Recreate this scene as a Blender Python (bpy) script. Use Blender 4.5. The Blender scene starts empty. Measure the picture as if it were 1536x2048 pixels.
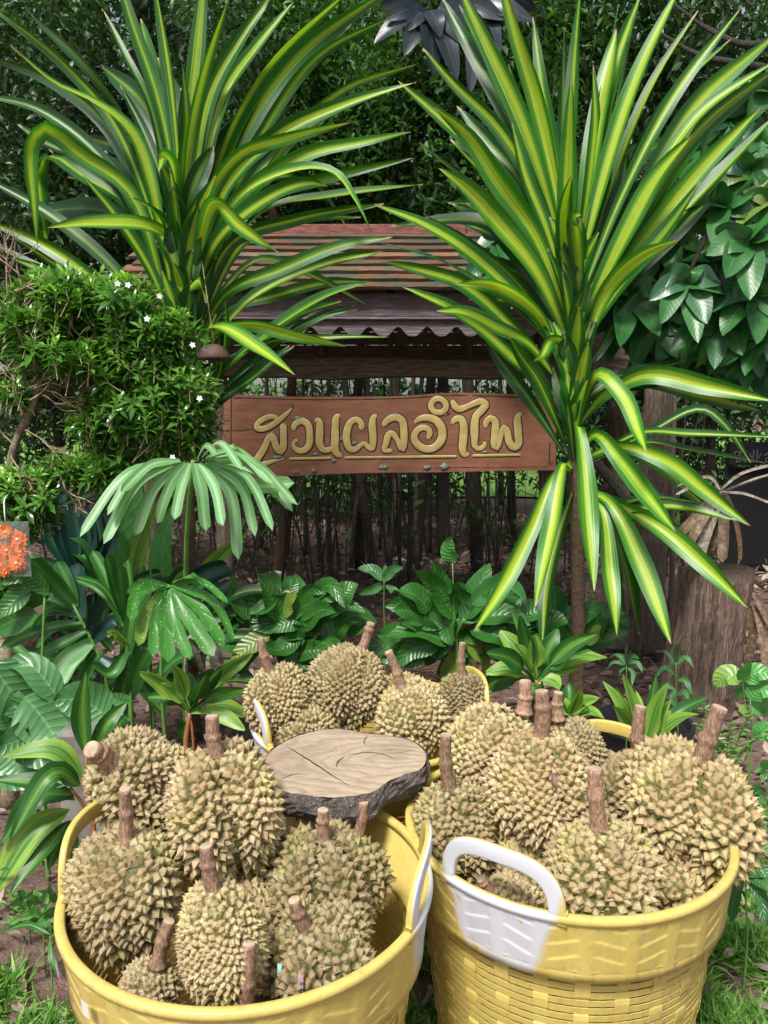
import bpy, math, random
import numpy as np
from mathutils import Vector, Matrix

# ------------------------------------------------------------------ camera, sky, sun, exposure
scene = bpy.context.scene
COL = scene.collection
EYE, PITCH, FPX = 1.256, math.radians(7.27), 1539.0
cam_data = bpy.data.cameras.new('camera')
cam_data.sensor_fit = 'VERTICAL'; cam_data.sensor_height = 36.0
cam_data.lens = FPX / 2048 * 36.0
cam_data.clip_start = 0.05; cam_data.clip_end = 500
cam = bpy.data.objects.new('camera', cam_data)
cam.location = (0, 0, EYE); cam.rotation_euler = (math.pi / 2 - PITCH, 0, 0)
COL.objects.link(cam); scene.camera = cam

SUN_EL, SUN_AZ = 57.0, 205.0           # azimuth clockwise from +Y (north); behind the camera, a little left
world = bpy.data.worlds.new('World'); scene.world = world; world.use_nodes = True
wn = world.node_tree.nodes; wl = world.node_tree.links; wn.clear()
wo = wn.new('ShaderNodeOutputWorld'); bg = wn.new('ShaderNodeBackground'); sky = wn.new('ShaderNodeTexSky')
hs = wn.new('ShaderNodeHueSaturation'); hs.inputs['Saturation'].default_value = 0.42
sky.sky_type = 'NISHITA'; sky.sun_disc = False
sky.sun_elevation = math.radians(SUN_EL); sky.sun_rotation = math.radians(SUN_AZ)
sky.dust_density = 3.0; sky.air_density = 1.2
bg.inputs['Strength'].default_value = 0.065
wl.new(sky.outputs[0], hs.inputs['Color']); wl.new(hs.outputs[0], bg.inputs[0]); wl.new(bg.outputs[0], wo.inputs[0])
sl = bpy.data.lights.new('sun', 'SUN'); sl.energy = 2.1; sl.angle = math.radians(12); sl.color = (1.0, 0.965, 0.9)
so = bpy.data.objects.new('sun', sl); COL.objects.link(so)
_el, _az = math.radians(SUN_EL), math.radians(SUN_AZ)
_d = Vector((math.sin(_az) * math.cos(_el), math.cos(_az) * math.cos(_el), math.sin(_el)))
so.rotation_euler = (-_d).to_track_quat('-Z', 'Y').to_euler(); so.location = _d * 30
scene.view_settings.view_transform = 'Standard'; scene.view_settings.look = 'None'
scene.view_settings.exposure = 1.3; scene.view_settings.gamma = 1.0
scene.view_settings.use_curve_mapping = False
scene.cycles.max_bounces = 8; scene.cycles.transparent_max_bounces = 8
scene.cycles.use_denoising = True

# ------------------------------------------------------------------ helpers
_c, _s = math.cos(PITCH), math.sin(PITCH)
def P(px, py, Y):
    """world point seen at photo pixel (px, py), Y metres in front of the camera"""
    a = (px - 768) / FPX; b = (1024 - py) / FPX
    d = Vector((a, _c + b * _s, -_s + b * _c))
    return Vector((0, 0, EYE)) + d * (Y / d.y)
def G(px, py, z=0.0):
    a = (px - 768) / FPX; b = (1024 - py) / FPX
    d = Vector((a, _c + b * _s, -_s + b * _c))
    return Vector((0, 0, EYE)) + d * ((z - EYE) / d.z)
def depth_of(p): return p[1] * _c + (EYE - p[2]) * _s
def mpp(p): return depth_of(p) / FPX                      # metres per photo pixel at a point
CAMP = np.array([0, 0, EYE])

ORG = {}
def origin(o):
    v = Vector((0, 0, 0))
    while o is not None:
        v = v + ORG.get(o.name, Vector((0, 0, 0))); o = o.parent
    return v
def tag(o, label=None, cat=None, group=None, kind=None):
    if label: o['label'] = label
    if cat: o['category'] = cat
    if group: o['group'] = group
    if kind: o['kind'] = kind
    return o
def thing(name, loc, label, cat, group=None):
    o = bpy.data.objects.new(name, None); COL.objects.link(o)
    o.location = loc; o.empty_display_size = 0.05
    ORG[o.name] = Vector(loc)
    return tag(o, label, cat, group)
def mesh_obj(name, V, F, mat, parent=None, smooth=True, uv=None, attr=None, kind=None):
    """V (n,3) world coords, F list/array of faces, uv (n,2) per vertex, attr {name: (n,)}"""
    V = np.asarray(V, dtype=np.float64)
    if parent is not None:
        V = V - np.array(origin(parent))
    me = bpy.data.meshes.new(name)
    if isinstance(F, np.ndarray):
        k = F.shape[1]
        me.vertices.add(len(V)); me.vertices.foreach_set('co', V.astype(np.float32).ravel())
        me.loops.add(F.size); me.loops.foreach_set('vertex_index', F.astype(np.int32).ravel())
        me.polygons.add(len(F))
        me.polygons.foreach_set('loop_start', np.arange(0, F.size, k, dtype=np.int32))
        me.polygons.foreach_set('loop_total', np.full(len(F), k, dtype=np.int32))
        me.update(calc_edges=True)
    else:
        me.from_pydata(V.tolist(), [], F)
    if smooth:
        me.polygons.foreach_set('use_smooth', np.ones(len(me.polygons), dtype=bool))
    if uv is not None:
        uv = np.asarray(uv, dtype=np.float32)
        li = np.empty(len(me.loops), dtype=np.int32); me.loops.foreach_get('vertex_index', li)
        ul = me.uv_layers.new(name='UVMap'); ul.data.foreach_set('uv', uv[li].ravel())
    if attr:
        for k_, v_ in attr.items():
            a = me.attributes.new(k_, 'FLOAT', 'POINT'); a.data.foreach_set('value', np.asarray(v_, dtype=np.float32))
    if mat is not None: me.materials.append(mat)
    me.update()
    o = bpy.data.objects.new(name, me); COL.objects.link(o)
    if parent is not None: o.parent = parent
    if kind: o['kind'] = kind
    return o
class MB:
    def __init__(s): s.v = []; s.f = []; s.uv = []
    def add(s, V, F, uv=None):
        n = len(s.v); s.v += [tuple(map(float, p)) for p in V]
        s.f += [tuple(int(i) + n for i in f) for f in F]
        if uv is not None: s.uv += list(uv)
    def build(s, name, mat, parent=None, smooth=True, kind=None):
        return mesh_obj(name, s.v, s.f, mat, parent, smooth, uv=s.uv if len(s.uv) == len(s.v) and s.v else None, kind=kind)
def spline(pts, n):
    """Catmull-Rom through pts, n samples, roughly even"""
    p = np.asarray(pts, dtype=float)
    if len(p) == 2:
        t = np.linspace(0, 1, n)[:, None]; return p[0] * (1 - t) + p[1] * t
    seg = np.linalg.norm(np.diff(p, axis=0), axis=1) ** 0.6
    kn = np.concatenate([[0], np.cumsum(seg)])
    q = np.vstack([2 * p[0] - p[1], p, 2 * p[-1] - p[-2]])
    kk = np.concatenate([[-seg[0]], kn, [kn[-1] + seg[-1]]])
    dense = np.linspace(0, kn[-1], n * 6)
    out = []
    for t in dense:
        i = min(max(np.searchsorted(kn, t, side='right') - 1, 0), len(p) - 2)
        P0, P1, P2, P3 = q[i:i + 4]; t0, t1, t2, t3 = kk[i:i + 4]
        A1 = (t1 - t) / (t1 - t0) * P0 + (t - t0) / (t1 - t0) * P1
        A2 = (t2 - t) / (t2 - t1) * P1 + (t - t1) / (t2 - t1) * P2
        A3 = (t3 - t) / (t3 - t2) * P2 + (t - t2) / (t3 - t2) * P3
        B1 = (t2 - t) / (t2 - t0) * A1 + (t - t0) / (t2 - t0) * A2
        B2 = (t3 - t) / (t3 - t1) * A2 + (t - t1) / (t3 - t1) * A3
        out.append((t2 - t) / (t2 - t1) * B1 + (t - t1) / (t2 - t1) * B2)
    out = np.array(out)
    d = np.concatenate([[0], np.cumsum(np.linalg.norm(np.diff(out, axis=0), axis=1))])
    u = np.linspace(0, d[-1], n)
    return np.stack([np.interp(u, d, out[:, k]) for k in range(out.shape[1])], axis=1)
def nrm(a): return a / (np.linalg.norm(a, axis=-1, keepdims=True) + 1e-12)
def tangents(p):
    t = np.gradient(p, axis=0); return nrm(t)
def tube_geo(pts, rad, sides=8, caps=True, wob=0.0, rng=None):
    p = np.asarray(pts, float); n = len(p); T = tangents(p)
    r = np.broadcast_to(np.asarray(rad, float), (n,))
    ref = np.array([0.31, 0.22, 0.92]); V = []
    if abs(T[0] @ nrm(ref)) > 0.9: ref = np.array([0.9, 0.3, 0.1])
    A = nrm(np.cross(T[0], ref))
    for i in range(n):
        A = nrm(A - T[i] * (A @ T[i])); B = np.cross(T[i], A)
        for k in range(sides):
            a = 2 * math.pi * k / sides
            rr = r[i] * (1 + (rng.uniform(-wob, wob) if rng is not None and wob else 0))
            V.append(p[i] + rr * (math.cos(a) * A + math.sin(a) * B))
    F = [(i * sides + k, i * sides + (k + 1) % sides, (i + 1) * sides + (k + 1) % sides, (i + 1) * sides + k)
         for i in range(n - 1) for k in range(sides)]
    if caps:
        F.append(tuple(range(sides - 1, -1, -1))); F.append(tuple((n - 1) * sides + k for k in range(sides)))
    return np.array(V), F
def tube(name, pts, rad, mat, parent=None, sides=8, wob=0.0, seed=0):
    V, F = tube_geo(pts, rad, sides, True, wob, np.random.default_rng(seed))
    return mesh_obj(name, V, F, mat, parent)
def box_geo(lo, hi, bev=0.0):
    x0, y0, z0 = lo; x1, y1, z1 = hi
    V = [(x, y, z) for z in (z0, z1) for y in (y0, y1) for x in (x0, x1)]
    F = [(0, 2, 3, 1), (4, 5, 7, 6), (0, 1, 5, 4), (2, 6, 7, 3), (0, 4, 6, 2), (1, 3, 7, 5)]
    return V, F
def box(name, lo, hi, mat, parent=None, bev=0.004):
    """bevelled box; world coords"""
    lo = np.array(lo, float); hi = np.array(hi, float); b = min(bev, 0.3 * float((hi - lo).min()))
    V = []; 
    for sx in (0, 1):
        for sy in (0, 1):
            for sz in (0, 1):
                c = np.where([sx, sy, sz], hi, lo); d = np.where([sx, sy, sz], -b, b)
                for ax in range(3):
                    q = c + d; q[ax] = c[ax]; V.append(q)
    idx = lambda sx, sy, sz, ax: ((sx * 2 + sy) * 2 + sz) * 3 + ax
    F = []
    for s in (0, 1):
        F.append([idx(s, a, b_, 0) for a, b_ in ((0, 0), (0, 1), (1, 1), (1, 0))])
        F.append([idx(a, s, b_, 1) for a, b_ in ((0, 0), (1, 0), (1, 1), (0, 1))])
        F.append([idx(a, b_, s, 2) for a, b_ in ((0, 0), (0, 1), (1, 1), (1, 0))])
    for a in (0, 1):
        for b_ in (0, 1):
            F.append([idx(a, b_, 0, 0), idx(a, b_, 1, 0), idx(a, b_, 1, 1), idx(a, b_, 0, 1)])
            F.append([idx(a, 0, b_, 0), idx(a, 1, b_, 0), idx(a, 1, b_, 2), idx(a, 0, b_, 2)])
            F.append([idx(0, a, b_, 1), idx(1, a, b_, 1), idx(1, a, b_, 2), idx(0, a, b_, 2)])
    for a in (0, 1):
        for b_ in (0, 1):
            for c_ in (0, 1):
                F.append([idx(a, b_, c_, 0), idx(a, b_, c_, 1), idx(a, b_, c_, 2)])
    return mesh_obj(name, V, F, mat, parent, smooth=False)

# ------------------------------------------------------------------ materials
class NT:
    def __init__(s, name):
        s.m = bpy.data.materials.new(name); s.m.use_nodes = True
        s.n = s.m.node_tree.nodes; s.l = s.m.node_tree.links
        s.b = s.n['Principled BSDF']; s.out = s.n['Material Output']
    def new(s, t, **kw):
        n = s.n.new(t)
        for k, v in kw.items(): setattr(n, k, v)
        return n
    def link(s, a, b): s.l.new(a, b)
    def coord(s, kind='Object', scale=(1, 1, 1)):
        tc = s.new('ShaderNodeTexCoord'); mp = s.new('ShaderNodeMapping'); mp.inputs['Scale'].default_value = scale
        s.link(tc.outputs[kind], mp.inputs[0]); return mp.outputs[0]
    def noise(s, vec, scale, detail=4, rough=0.55):
        n = s.new('ShaderNodeTexNoise'); n.inputs['Scale'].default_value = scale
        n.inputs['Detail'].default_value = detail; n.inputs['Roughness'].default_value = rough
        if vec is not None: s.link(vec, n.inputs['Vector'])
        return n.outputs['Fac']
    def ramp(s, fac, stops, interp='LINEAR'):
        r = s.new('ShaderNodeValToRGB'); cr = r.color_ramp; cr.interpolation = interp
        while len(cr.elements) < len(stops): cr.elements.new(0.5)
        for e, (p, c) in zip(cr.elements, stops): e.position = p; e.color = (*c, 1) if len(c) == 3 else c
        s.link(fac, r.inputs[0]); return r.outputs[0]
    def math(s, op, a, b=None, clamp=False):
        m = s.new('ShaderNodeMath', operation=op); m.use_clamp = clamp
        for i, v in enumerate((a, b)):
            if v is None: continue
            if isinstance(v, (int, float)): m.inputs[i].default_value = v
            else: s.link(v, m.inputs[i])
        return m.outputs[0]
    def mix(s, fac, a, b, typ='MIX'):
        m = s.new('ShaderNodeMix', data_type='RGBA', blend_type=typ)
        for sock, v in ((m.inputs['Factor'], fac), (m.inputs[6], a), (m.inputs[7], b)):
            if isinstance(v, (int, float)): sock.default_value = v
            elif isinstance(v, tuple): sock.default_value = (*v, 1)
            else: s.link(v, sock)
        return m.outputs[2]
    def bump(s, h, strength=0.3, dist=0.01):
        b = s.new('ShaderNodeBump'); b.inputs['Strength'].default_value = strength; b.inputs['Distance'].default_value = dist
        s.link(h, b.inputs['Height']); s.link(b.outputs[0], s.b.inputs['Normal']); return b.outputs[0]
    def base(s, c): s.link(c, s.b.inputs['Base Color'])
    def rough(s, v):
        if isinstance(v, (int, float)): s.b.inputs['Roughness'].default_value = v
        else: s.link(v, s.b.inputs['Roughness'])
    def translucent(s, col, amt):
        t = s.new('ShaderNodeBsdfTranslucent'); mx = s.new('ShaderNodeMixShader'); mx.inputs[0].default_value = amt
        if isinstance(col, tuple): t.inputs[0].default_value = (*col, 1)
        else: s.link(col, t.inputs[0])
        s.link(s.b.outputs[0], mx.inputs[1]); s.link(t.outputs[0], mx.inputs[2]); s.link(mx.outputs[0], s.out.inputs[0])
def rnd_obj(t): return t.new('ShaderNodeObjectInfo').outputs['Random']

def mat_wood(name, c1, c2, scale=(6, 6, 1), rough=0.7, bump=0.4, patch=None, patch_amt=0.5, rnd=0.25, dist=0.01, sc=6):
    t = NT(name); v = t.coord('Object', scale)
    g = t.noise(v, sc, 6, 0.65); g2 = t.noise(v, sc * 3, 4, 0.7)
    col = t.ramp(g, [(0.3, c1), (0.7, c2)])
    col = t.mix(t.ramp(g2, [(0.42, (0, 0, 0)), (0.62, (1, 1, 1))]), t.mix(1.0, col, (0.45, 0.42, 0.4), 'MULTIPLY'), col)
    if patch:
        n = t.noise(t.coord('Object'), 7, 5, 0.7)
        col = t.mix(t.ramp(n, [(1 - patch_amt - 0.06, (0, 0, 0)), (1 - patch_amt + 0.06, (1, 1, 1))]), col, patch)
    if rnd:
        k = t.math('ADD', t.math('MULTIPLY', rnd_obj(t), rnd * 2), 1 - rnd)
        cc = t.new('ShaderNodeCombineColor'); [t.link(k, cc.inputs[i]) for i in range(3)]
        col = t.mix(1.0, col, cc.outputs[0], 'MULTIPLY')
    t.base(col); t.rough(rough); t.bump(t.math('ADD', g, g2), bump, dist)
    return t.m
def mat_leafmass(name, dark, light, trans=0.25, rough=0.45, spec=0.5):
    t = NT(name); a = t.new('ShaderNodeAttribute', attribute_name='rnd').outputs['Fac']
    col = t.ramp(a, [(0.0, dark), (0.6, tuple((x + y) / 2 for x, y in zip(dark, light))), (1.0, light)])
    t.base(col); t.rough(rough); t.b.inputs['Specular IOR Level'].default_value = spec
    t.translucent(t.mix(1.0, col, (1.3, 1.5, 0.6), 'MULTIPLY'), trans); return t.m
def mat_stripe(name, edge, mid, stripe, sw=0.3, trans=0.28, rough=0.36, tip=True, vary=0.5):
    """strap leaf with a pale stripe along its middle, streaked along its length (UV: u across, v along)"""
    t = NT(name); tc = t.new('ShaderNodeTexCoord'); sp = t.new('ShaderNodeSeparateXYZ'); t.link(tc.outputs['UV'], sp.inputs[0])
    u = t.math('ABSOLUTE', t.math('SUBTRACT', t.math('MULTIPLY', sp.outputs[0], 2), 1))
    mp = t.new('ShaderNodeMapping'); mp.inputs['Scale'].default_value = (20, 0.55, 1); t.link(tc.outputs['UV'], mp.inputs[0])
    ad = t.new('ShaderNodeVectorMath', operation='ADD'); t.link(mp.outputs[0], ad.inputs[0])
    cx = t.new('ShaderNodeCombineXYZ'); r = rnd_obj(t); [t.link(t.math('MULTIPLY', r, 37), cx.inputs[i]) for i in range(2)]
    t.link(cx.outputs[0], ad.inputs[1])
    s1 = t.noise(ad.outputs[0], 1.0, 3, 0.6); s2 = t.noise(ad.outputs[0], 1.9, 3, 0.65)
    wob = t.math('MULTIPLY', t.math('SUBTRACT', s1, 0.5), 1.25)
    wid = t.math('MULTIPLY', t.math('SUBTRACT', r, 0.5), 0.22 * vary * 2)
    k = t.math('ADD', t.math('ADD', u, wob), wid)
    col = t.ramp(k, [(max(0, sw - 0.10), stripe), (sw + 0.04, tuple(0.45 * a + 0.55 * b for a, b in zip(stripe, mid))), (sw + 0.13, mid), (min(1, sw + 0.34), edge)])
    col = t.mix(t.ramp(s2, [(0.38, (0.9, 0.9, 0.9)), (0.54, (0, 0, 0))]), col, t.mix(1.0, col, (0.38, 0.52, 0.4), 'MULTIPLY'))
    blot = t.noise(t.coord('Object'), 9, 4, 0.65)
    col = t.mix(t.ramp(blot, [(0.56, (0, 0, 0)), (0.74, (0.45, 0.45, 0.45))]), col, t.mix(1.0, col, (0.6, 0.62, 0.55), 'MULTIPLY'))
    if tip:
        col = t.mix(t.ramp(sp.outputs[1], [(0.965, (0, 0, 0)), (0.99, (1, 1, 1))]), col, (0.5, 0.38, 0.24))
    t.base(col); t.rough(rough); t.bump(s2, 0.25, 0.002)
    t.translucent(t.mix(1.0, col, (1.25, 1.4, 0.6), 'MULTIPLY'), trans); return t.m
def mat_broad(name, dark, light, rib=(0.2, 0.35, 0.1), veins=9, trans=0.2, rough=0.33, bumps=0.5, spots=None):
    """broad leaf with midrib and slanted side veins (UV: u across, v along)"""
    t = NT(name); tc = t.new('ShaderNodeTexCoord'); sp = t.new('ShaderNodeSeparateXYZ'); t.link(tc.outputs['UV'], sp.inputs[0])
    u = t.math('ABSOLUTE', t.math('SUBTRACT', t.math('MULTIPLY', sp.outputs[0], 2), 1))
    ph = t.math('SUBTRACT', sp.outputs[1], t.math('MULTIPLY', u, 0.16))
    w = t.math('ABSOLUTE', t.math('SINE', t.math('MULTIPLY', ph, veins * math.pi)))
    n = t.noise(t.coord('Object'), 14, 4)
    col = t.ramp(n, [(0.3, dark), (0.72, light)])
    r = rnd_obj(t)
    col = t.mix(t.math('MULTIPLY', r, 0.5), col, light)
    col = t.mix(t.ramp(t.math('FRACT', t.math('MULTIPLY', r, 9.1)), [(0.93, (0, 0, 0)), (0.97, (0.45, 0.45, 0.45))]), col, (0.30, 0.34, 0.05))
    col = t.mix(t.ramp(t.noise(t.coord('Object'), 38, 5, 0.7), [(0.60, (0, 0, 0)), (0.72, (0.5, 0.5, 0.5))]), col, t.mix(1.0, col, (0.55, 0.5, 0.4), 'MULTIPLY'))
    col = t.mix(t.ramp(w, [(0.0, (0.2, 0.2, 0.2)), (0.12, (0, 0, 0))]), col, rib)
    col = t.mix(t.ramp(u, [(0.02, (0.7, 0.7, 0.7)), (0.06, (0, 0, 0))]), col, rib)
    if spots:
        vo = t.new('ShaderNodeTexVoronoi'); vo.inputs['Scale'].default_value = 90; t.link(t.coord('Object'), vo.inputs['Vector'])
        col = t.mix(t.ramp(vo.outputs['Distance'], [(0.10, (1, 1, 1)), (0.16, (0, 0, 0))]), col, spots)
    t.base(col); t.rough(rough); t.bump(t.math('ADD', t.math('POWER', w, 0.5), t.math('MULTIPLY', n, 0.6)), bumps, 0.004)
    t.translucent(t.mix(1.0, col, (1.2, 1.45, 0.6), 'MULTIPLY'), trans); return t.m
def mat_plain(name, c, rough=0.5, var=0.15, sc=20, bump=0.1, metal=0.0, c2=None):
    t = NT(name); n = t.noise(t.coord('Object'), sc, 5)
    c2 = c2 or tuple(x * (1 - var * 2) for x in c)
    t.base(t.ramp(n, [(0.3, c2), (0.7, c)])); t.rough(rough); t.bump(n, bump, 0.004); t.b.inputs['Metallic'].default_value = metal
    return t.m
# ------------------------------------------------------------------ leaf tools
def prof(kind, t):
    t = np.asarray(t, float)
    if kind == 'strap':
        a = 0.26 + 0.74 * np.sin(np.clip(t / 0.62, 0, 1) * math.pi / 2) ** 1.5
        return a * np.clip(1 - np.clip((t - 0.58) / 0.42, 0, 1) ** 1.9, 0, 1) ** 0.8 + 0.02
    if kind == 'cut':                        # blunt end
        a = 0.5 + 0.5 * np.clip(t / 0.5, 0, 1)
        return a * np.sqrt(np.clip(1 - np.clip((t - 0.7) / 0.3, 0, 1) ** 4 * 0.8, 0, 1))
    if kind == 'lance': return np.sin(np.pi * np.clip(t, 0, 1) ** 0.8) ** 0.85 * 0.98 + 0.02
    if kind == 'ovate': return np.sin(np.pi * np.clip(t, 0.0, 1) ** 0.72) ** 0.7 * 0.98 + 0.02
    if kind == 'heart': return np.clip(np.sin(np.pi * np.clip(0.1 + 0.9 * t, 0, 1) ** 0.6), 0, 1) ** 0.6
    if kind == 'petiole':                    # narrow stalk that widens into a lance blade
        return np.where(t < 0.3, 0.16, 0.16 + 0.84 * np.sin(np.pi * np.clip((t - 0.3) / 0.7, 0, 1) ** 0.7) ** 0.8)
    if kind == 'ribbon': return np.sqrt(np.clip(1 - np.clip((t - 0.8) / 0.2, 0, 1) ** 3, 0, 1)) * (0.55 + 0.45 * np.clip(t / 0.3, 0, 1)) + 0.02
    return np.ones_like(t)
def leaf_geo(pts, width, face, kind='strap', fold=0.25, nseg=16, cross=4, ripple=0.0, twist=0.0, seed=0):
    """face: vector(s) the upper side looks along; width = full width in metres"""
    p = spline(pts, nseg + 1); T = tangents(p); n = len(p)
    t = np.linspace(0, 1, n); w = prof(kind, t) * width * 0.5
    f = np.broadcast_to(np.asarray(face, float), (n, 3))
    side = np.cross(T, f); bad = np.linalg.norm(side, axis=1) < 0.15
    side[bad] += np.array([0.3, 0.1, 0.2]); side = nrm(side)
    for i in range(1, n):                    # keep the side vector from flipping at a fold
        if side[i] @ side[i - 1] < 0: side[i] = -side[i]
        side[i] = nrm(0.6 * side[i] + 0.4 * side[i - 1]); side[i] = nrm(side[i] - T[i] * (side[i] @ T[i]))
    N = np.cross(side, T)
    if twist:
        a = (twist * t)[:, None]; side, N = side * np.cos(a) + N * np.sin(a), N * np.cos(a) - side * np.sin(a)
    us = np.linspace(-1, 1, cross + 1); r = np.random.default_rng(seed); ph = r.uniform(0, 6.28, 2); V = []; UV = []
    for j, u in enumerate(us):
        rip = ripple * width * np.sin(t * (9 + 3 * (u > 0)) + ph[int(u > 0)]) * abs(u) ** 1.5
        V.append(p + side * (u * w)[:, None] + N * (fold * abs(u) ** 1.2 * w + rip)[:, None])
        UV.append(np.stack([np.full(n, u * 0.5 + 0.5), t], 1))
    V = np.concatenate(V); UV = np.concatenate(UV); F = []
    for j in range(cross):
        for i in range(n - 1): F.append((j * n + i, j * n + i + 1, (j + 1) * n + i + 1, (j + 1) * n + i))
    return V, np.array(F), UV
RNG = random.Random(11)
def traced_leaf(parent, pts, Y0, wpx, mat, kind='strap', name='leaf', fold=0.25, cross=4, nseg=16, ripple=0.03, facing=0.75, twist=None, seed=None):
    """pts: photo pixels (x, y, dy) of the leaf's middle line, dy = metres nearer (-) or farther (+) than Y0"""
    w3 = np.array([P(q[0], q[1], Y0 + (q[2] if len(q) > 2 else 0.0)) for q in pts])
    mid = w3[len(w3) // 2]; cd = nrm(CAMP - mid)
    rx = np.array([RNG.uniform(-.5, .5), RNG.uniform(-.25, .25), RNG.uniform(-.1, .7)])
    face = nrm(facing * cd + rx)
    tw = RNG.uniform(-0.5, 0.5) if twist is None else twist
    V, F, UV = leaf_geo(w3, wpx * mpp(mid), face, kind, fold, nseg, cross, ripple, tw, RNG.randrange(9999))
    return mesh_obj(name, V, F, mat, parent, uv=UV)
def template(kind):
    if kind == 'kite':
        return np.array([(0, 0, 0), (-.25, .45, .06), (0, 1, -.1), (.25, .45, .06)], float), np.array([(0, 1, 2), (0, 2, 3)])
    if kind == 'leaf8':     # folded, pointed leaf with drooping tip, length 1 along +y
        V = [(0, 0, 0), (0, .35, .02), (0, .72, -.02), (0, 1, -.13), (-.13, .22, .05), (-.165, .55, .05), (.13, .22, .05), (.165, .55, .05)]
        return np.array(V, float), np.array([(0, 1, 4), (4, 1, 5), (1, 2, 5), (5, 2, 3), (0, 6, 1), (6, 7, 1), (1, 7, 2), (7, 3, 2)])
def scatter(kind, pos, ydir, up, size, rnd):
    """many small leaves in one mesh: (V, F, attr)"""
    TV, TF = template(kind); n = len(pos)
    y = nrm(ydir); x = nrm(np.cross(y, up)); z = np.cross(x, y)
    V = pos[:, None, :] + size[:, None, None] * (TV[None, :, 0, None] * x[:, None, :] + TV[None, :, 1, None] * y[:, None, :] + TV[None, :, 2, None] * z[:, None, :])
    F = TF[None] + (np.arange(n) * len(TV))[:, None, None]
    return V.reshape(-1, 3), F.reshape(-1, 3), np.repeat(rnd, len(TV))
def rand_dirs(r, n, up=0.0):
    v = r.normal(size=(n, 3)); v = nrm(v); v[:, 2] += up; return nrm(v)

# ------------------------------------------------------------------ materials in use
M = {}
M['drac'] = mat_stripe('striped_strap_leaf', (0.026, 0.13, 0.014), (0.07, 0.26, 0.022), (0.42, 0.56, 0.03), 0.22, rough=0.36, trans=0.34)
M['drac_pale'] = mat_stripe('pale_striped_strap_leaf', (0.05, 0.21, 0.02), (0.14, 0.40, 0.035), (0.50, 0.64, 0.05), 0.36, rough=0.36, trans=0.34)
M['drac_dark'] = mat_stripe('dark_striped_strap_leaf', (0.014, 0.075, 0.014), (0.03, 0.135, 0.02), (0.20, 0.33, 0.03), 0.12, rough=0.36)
M['cordy'] = mat_stripe('green_lance_leaf', (0.032, 0.135, 0.026), (0.06, 0.20, 0.03), (0.17, 0.34, 0.05), 0.12, tip=False)
M['cordy_s'] = mat_stripe('variegated_lance_leaf', (0.30, 0.48, 0.08), (0.05, 0.21, 0.04), (0.22, 0.42, 0.07), 0.10, tip=False)
M['palm'] = mat_stripe('palm_leaflet', (0.035, 0.15, 0.028), (0.055, 0.20, 0.036), (0.12, 0.30, 0.07), 0.14, tip=False, rough=0.4)
M['palm_light'] = mat_stripe('pale_palm_leaflet', (0.20, 0.42, 0.17), (0.29, 0.52, 0.25), (0.42, 0.62, 0.38), 0.14, tip=False, rough=0.32)
M['palm_dark'] = mat_stripe('blue_green_palm_leaf', (0.010, 0.045, 0.035), (0.012, 0.055, 0.042), (0.03, 0.09, 0.07), 0.1, tip=False, trans=0.08)
M['palm_spot'] = mat_broad('spotted_palm_leaflet', (0.03, 0.14, 0.02), (0.06, 0.22, 0.035), (0.1, 0.27, 0.06), 2, spots=(0.5, 0.66, 0.5))
M['broad'] = mat_broad('glossy_broad_leaf', (0.016, 0.085, 0.014), (0.042, 0.165, 0.024), (0.11, 0.26, 0.06), 10, bumps=0.4)
M['broad_lt'] = mat_broad('light_broad_leaf', (0.07, 0.27, 0.06), (0.13, 0.38, 0.10), (0.2, 0.42, 0.14), 8)
M['broad_cool'] = mat_broad('cool_broad_leaf', (0.03, 0.13, 0.038), (0.085, 0.23, 0.075), (0.17, 0.34, 0.14), 9, bumps=0.5)
M['tree_leaf'] = mat_broad('tree_leaf_dark', (0.014, 0.085, 0.018), (0.045, 0.18, 0.04), (0.10, 0.23, 0.07), 11, rough=0.36, bumps=0.1)
M['tree_leaf_b'] = mat_broad('tree_leaf_bluish', (0.02, 0.085, 0.035), (0.06, 0.17, 0.075), (0.13, 0.24, 0.11), 11, rough=0.34, bumps=0.1)
M['rubber'] = mat_broad('rubber_plant_leaf', (0.012, 0.022, 0.03), (0.03, 0.045, 0.06), (0.10, 0.13, 0.15), 3, trans=0.02, rough=0.34, bumps=0.1)
M['shrub'] = mat_leafmass('shrub_leaf', (0.028, 0.125, 0.022), (0.25, 0.50, 0.06), 0.28, 0.24)
M['far'] = mat_leafmass('far_leaf', (0.022, 0.07, 0.018), (0.12, 0.28, 0.06), 0.3, 0.5)
M['far_l'] = mat_leafmass('far_leaf_light', (0.04, 0.13, 0.03), (0.16, 0.36, 0.07), 0.35, 0.5)
M['far_d'] = mat_leafmass('far_leaf_dark', (0.014, 0.045, 0.014), (0.075, 0.17, 0.05), 0.22, 0.42)
M['dry'] = mat_wood('dry_leaf', (0.16, 0.10, 0.06), (0.36, 0.25, 0.16), (4, 4, 4), 0.7, 0.3)
M['dry_grey'] = mat_wood('grey_dry_leaf', (0.28, 0.23, 0.19), (0.5, 0.43, 0.36), (4, 4, 4), 0.75, 0.3)
M['litter'] = mat_leafmass('fallen_leaf', (0.07, 0.042, 0.034), (0.50, 0.38, 0.31), 0.1, 0.6)
M['grass'] = mat_leafmass('grass_blade', (0.06, 0.20, 0.03), (0.27, 0.46, 0.10), 0.35, 0.5)
M['twig'] = mat_wood('pale_twig', (0.25, 0.18, 0.11), (0.48, 0.38, 0.26), (8, 8, 8), 0.75, 0.3)
M['bark'] = mat_wood('dark_bark', (0.035, 0.028, 0.022), (0.11, 0.085, 0.065), (9, 9, 1.2), 0.85, 0.9, patch=(0.06, 0.075, 0.05), patch_amt=0.4, dist=0.03)
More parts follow.
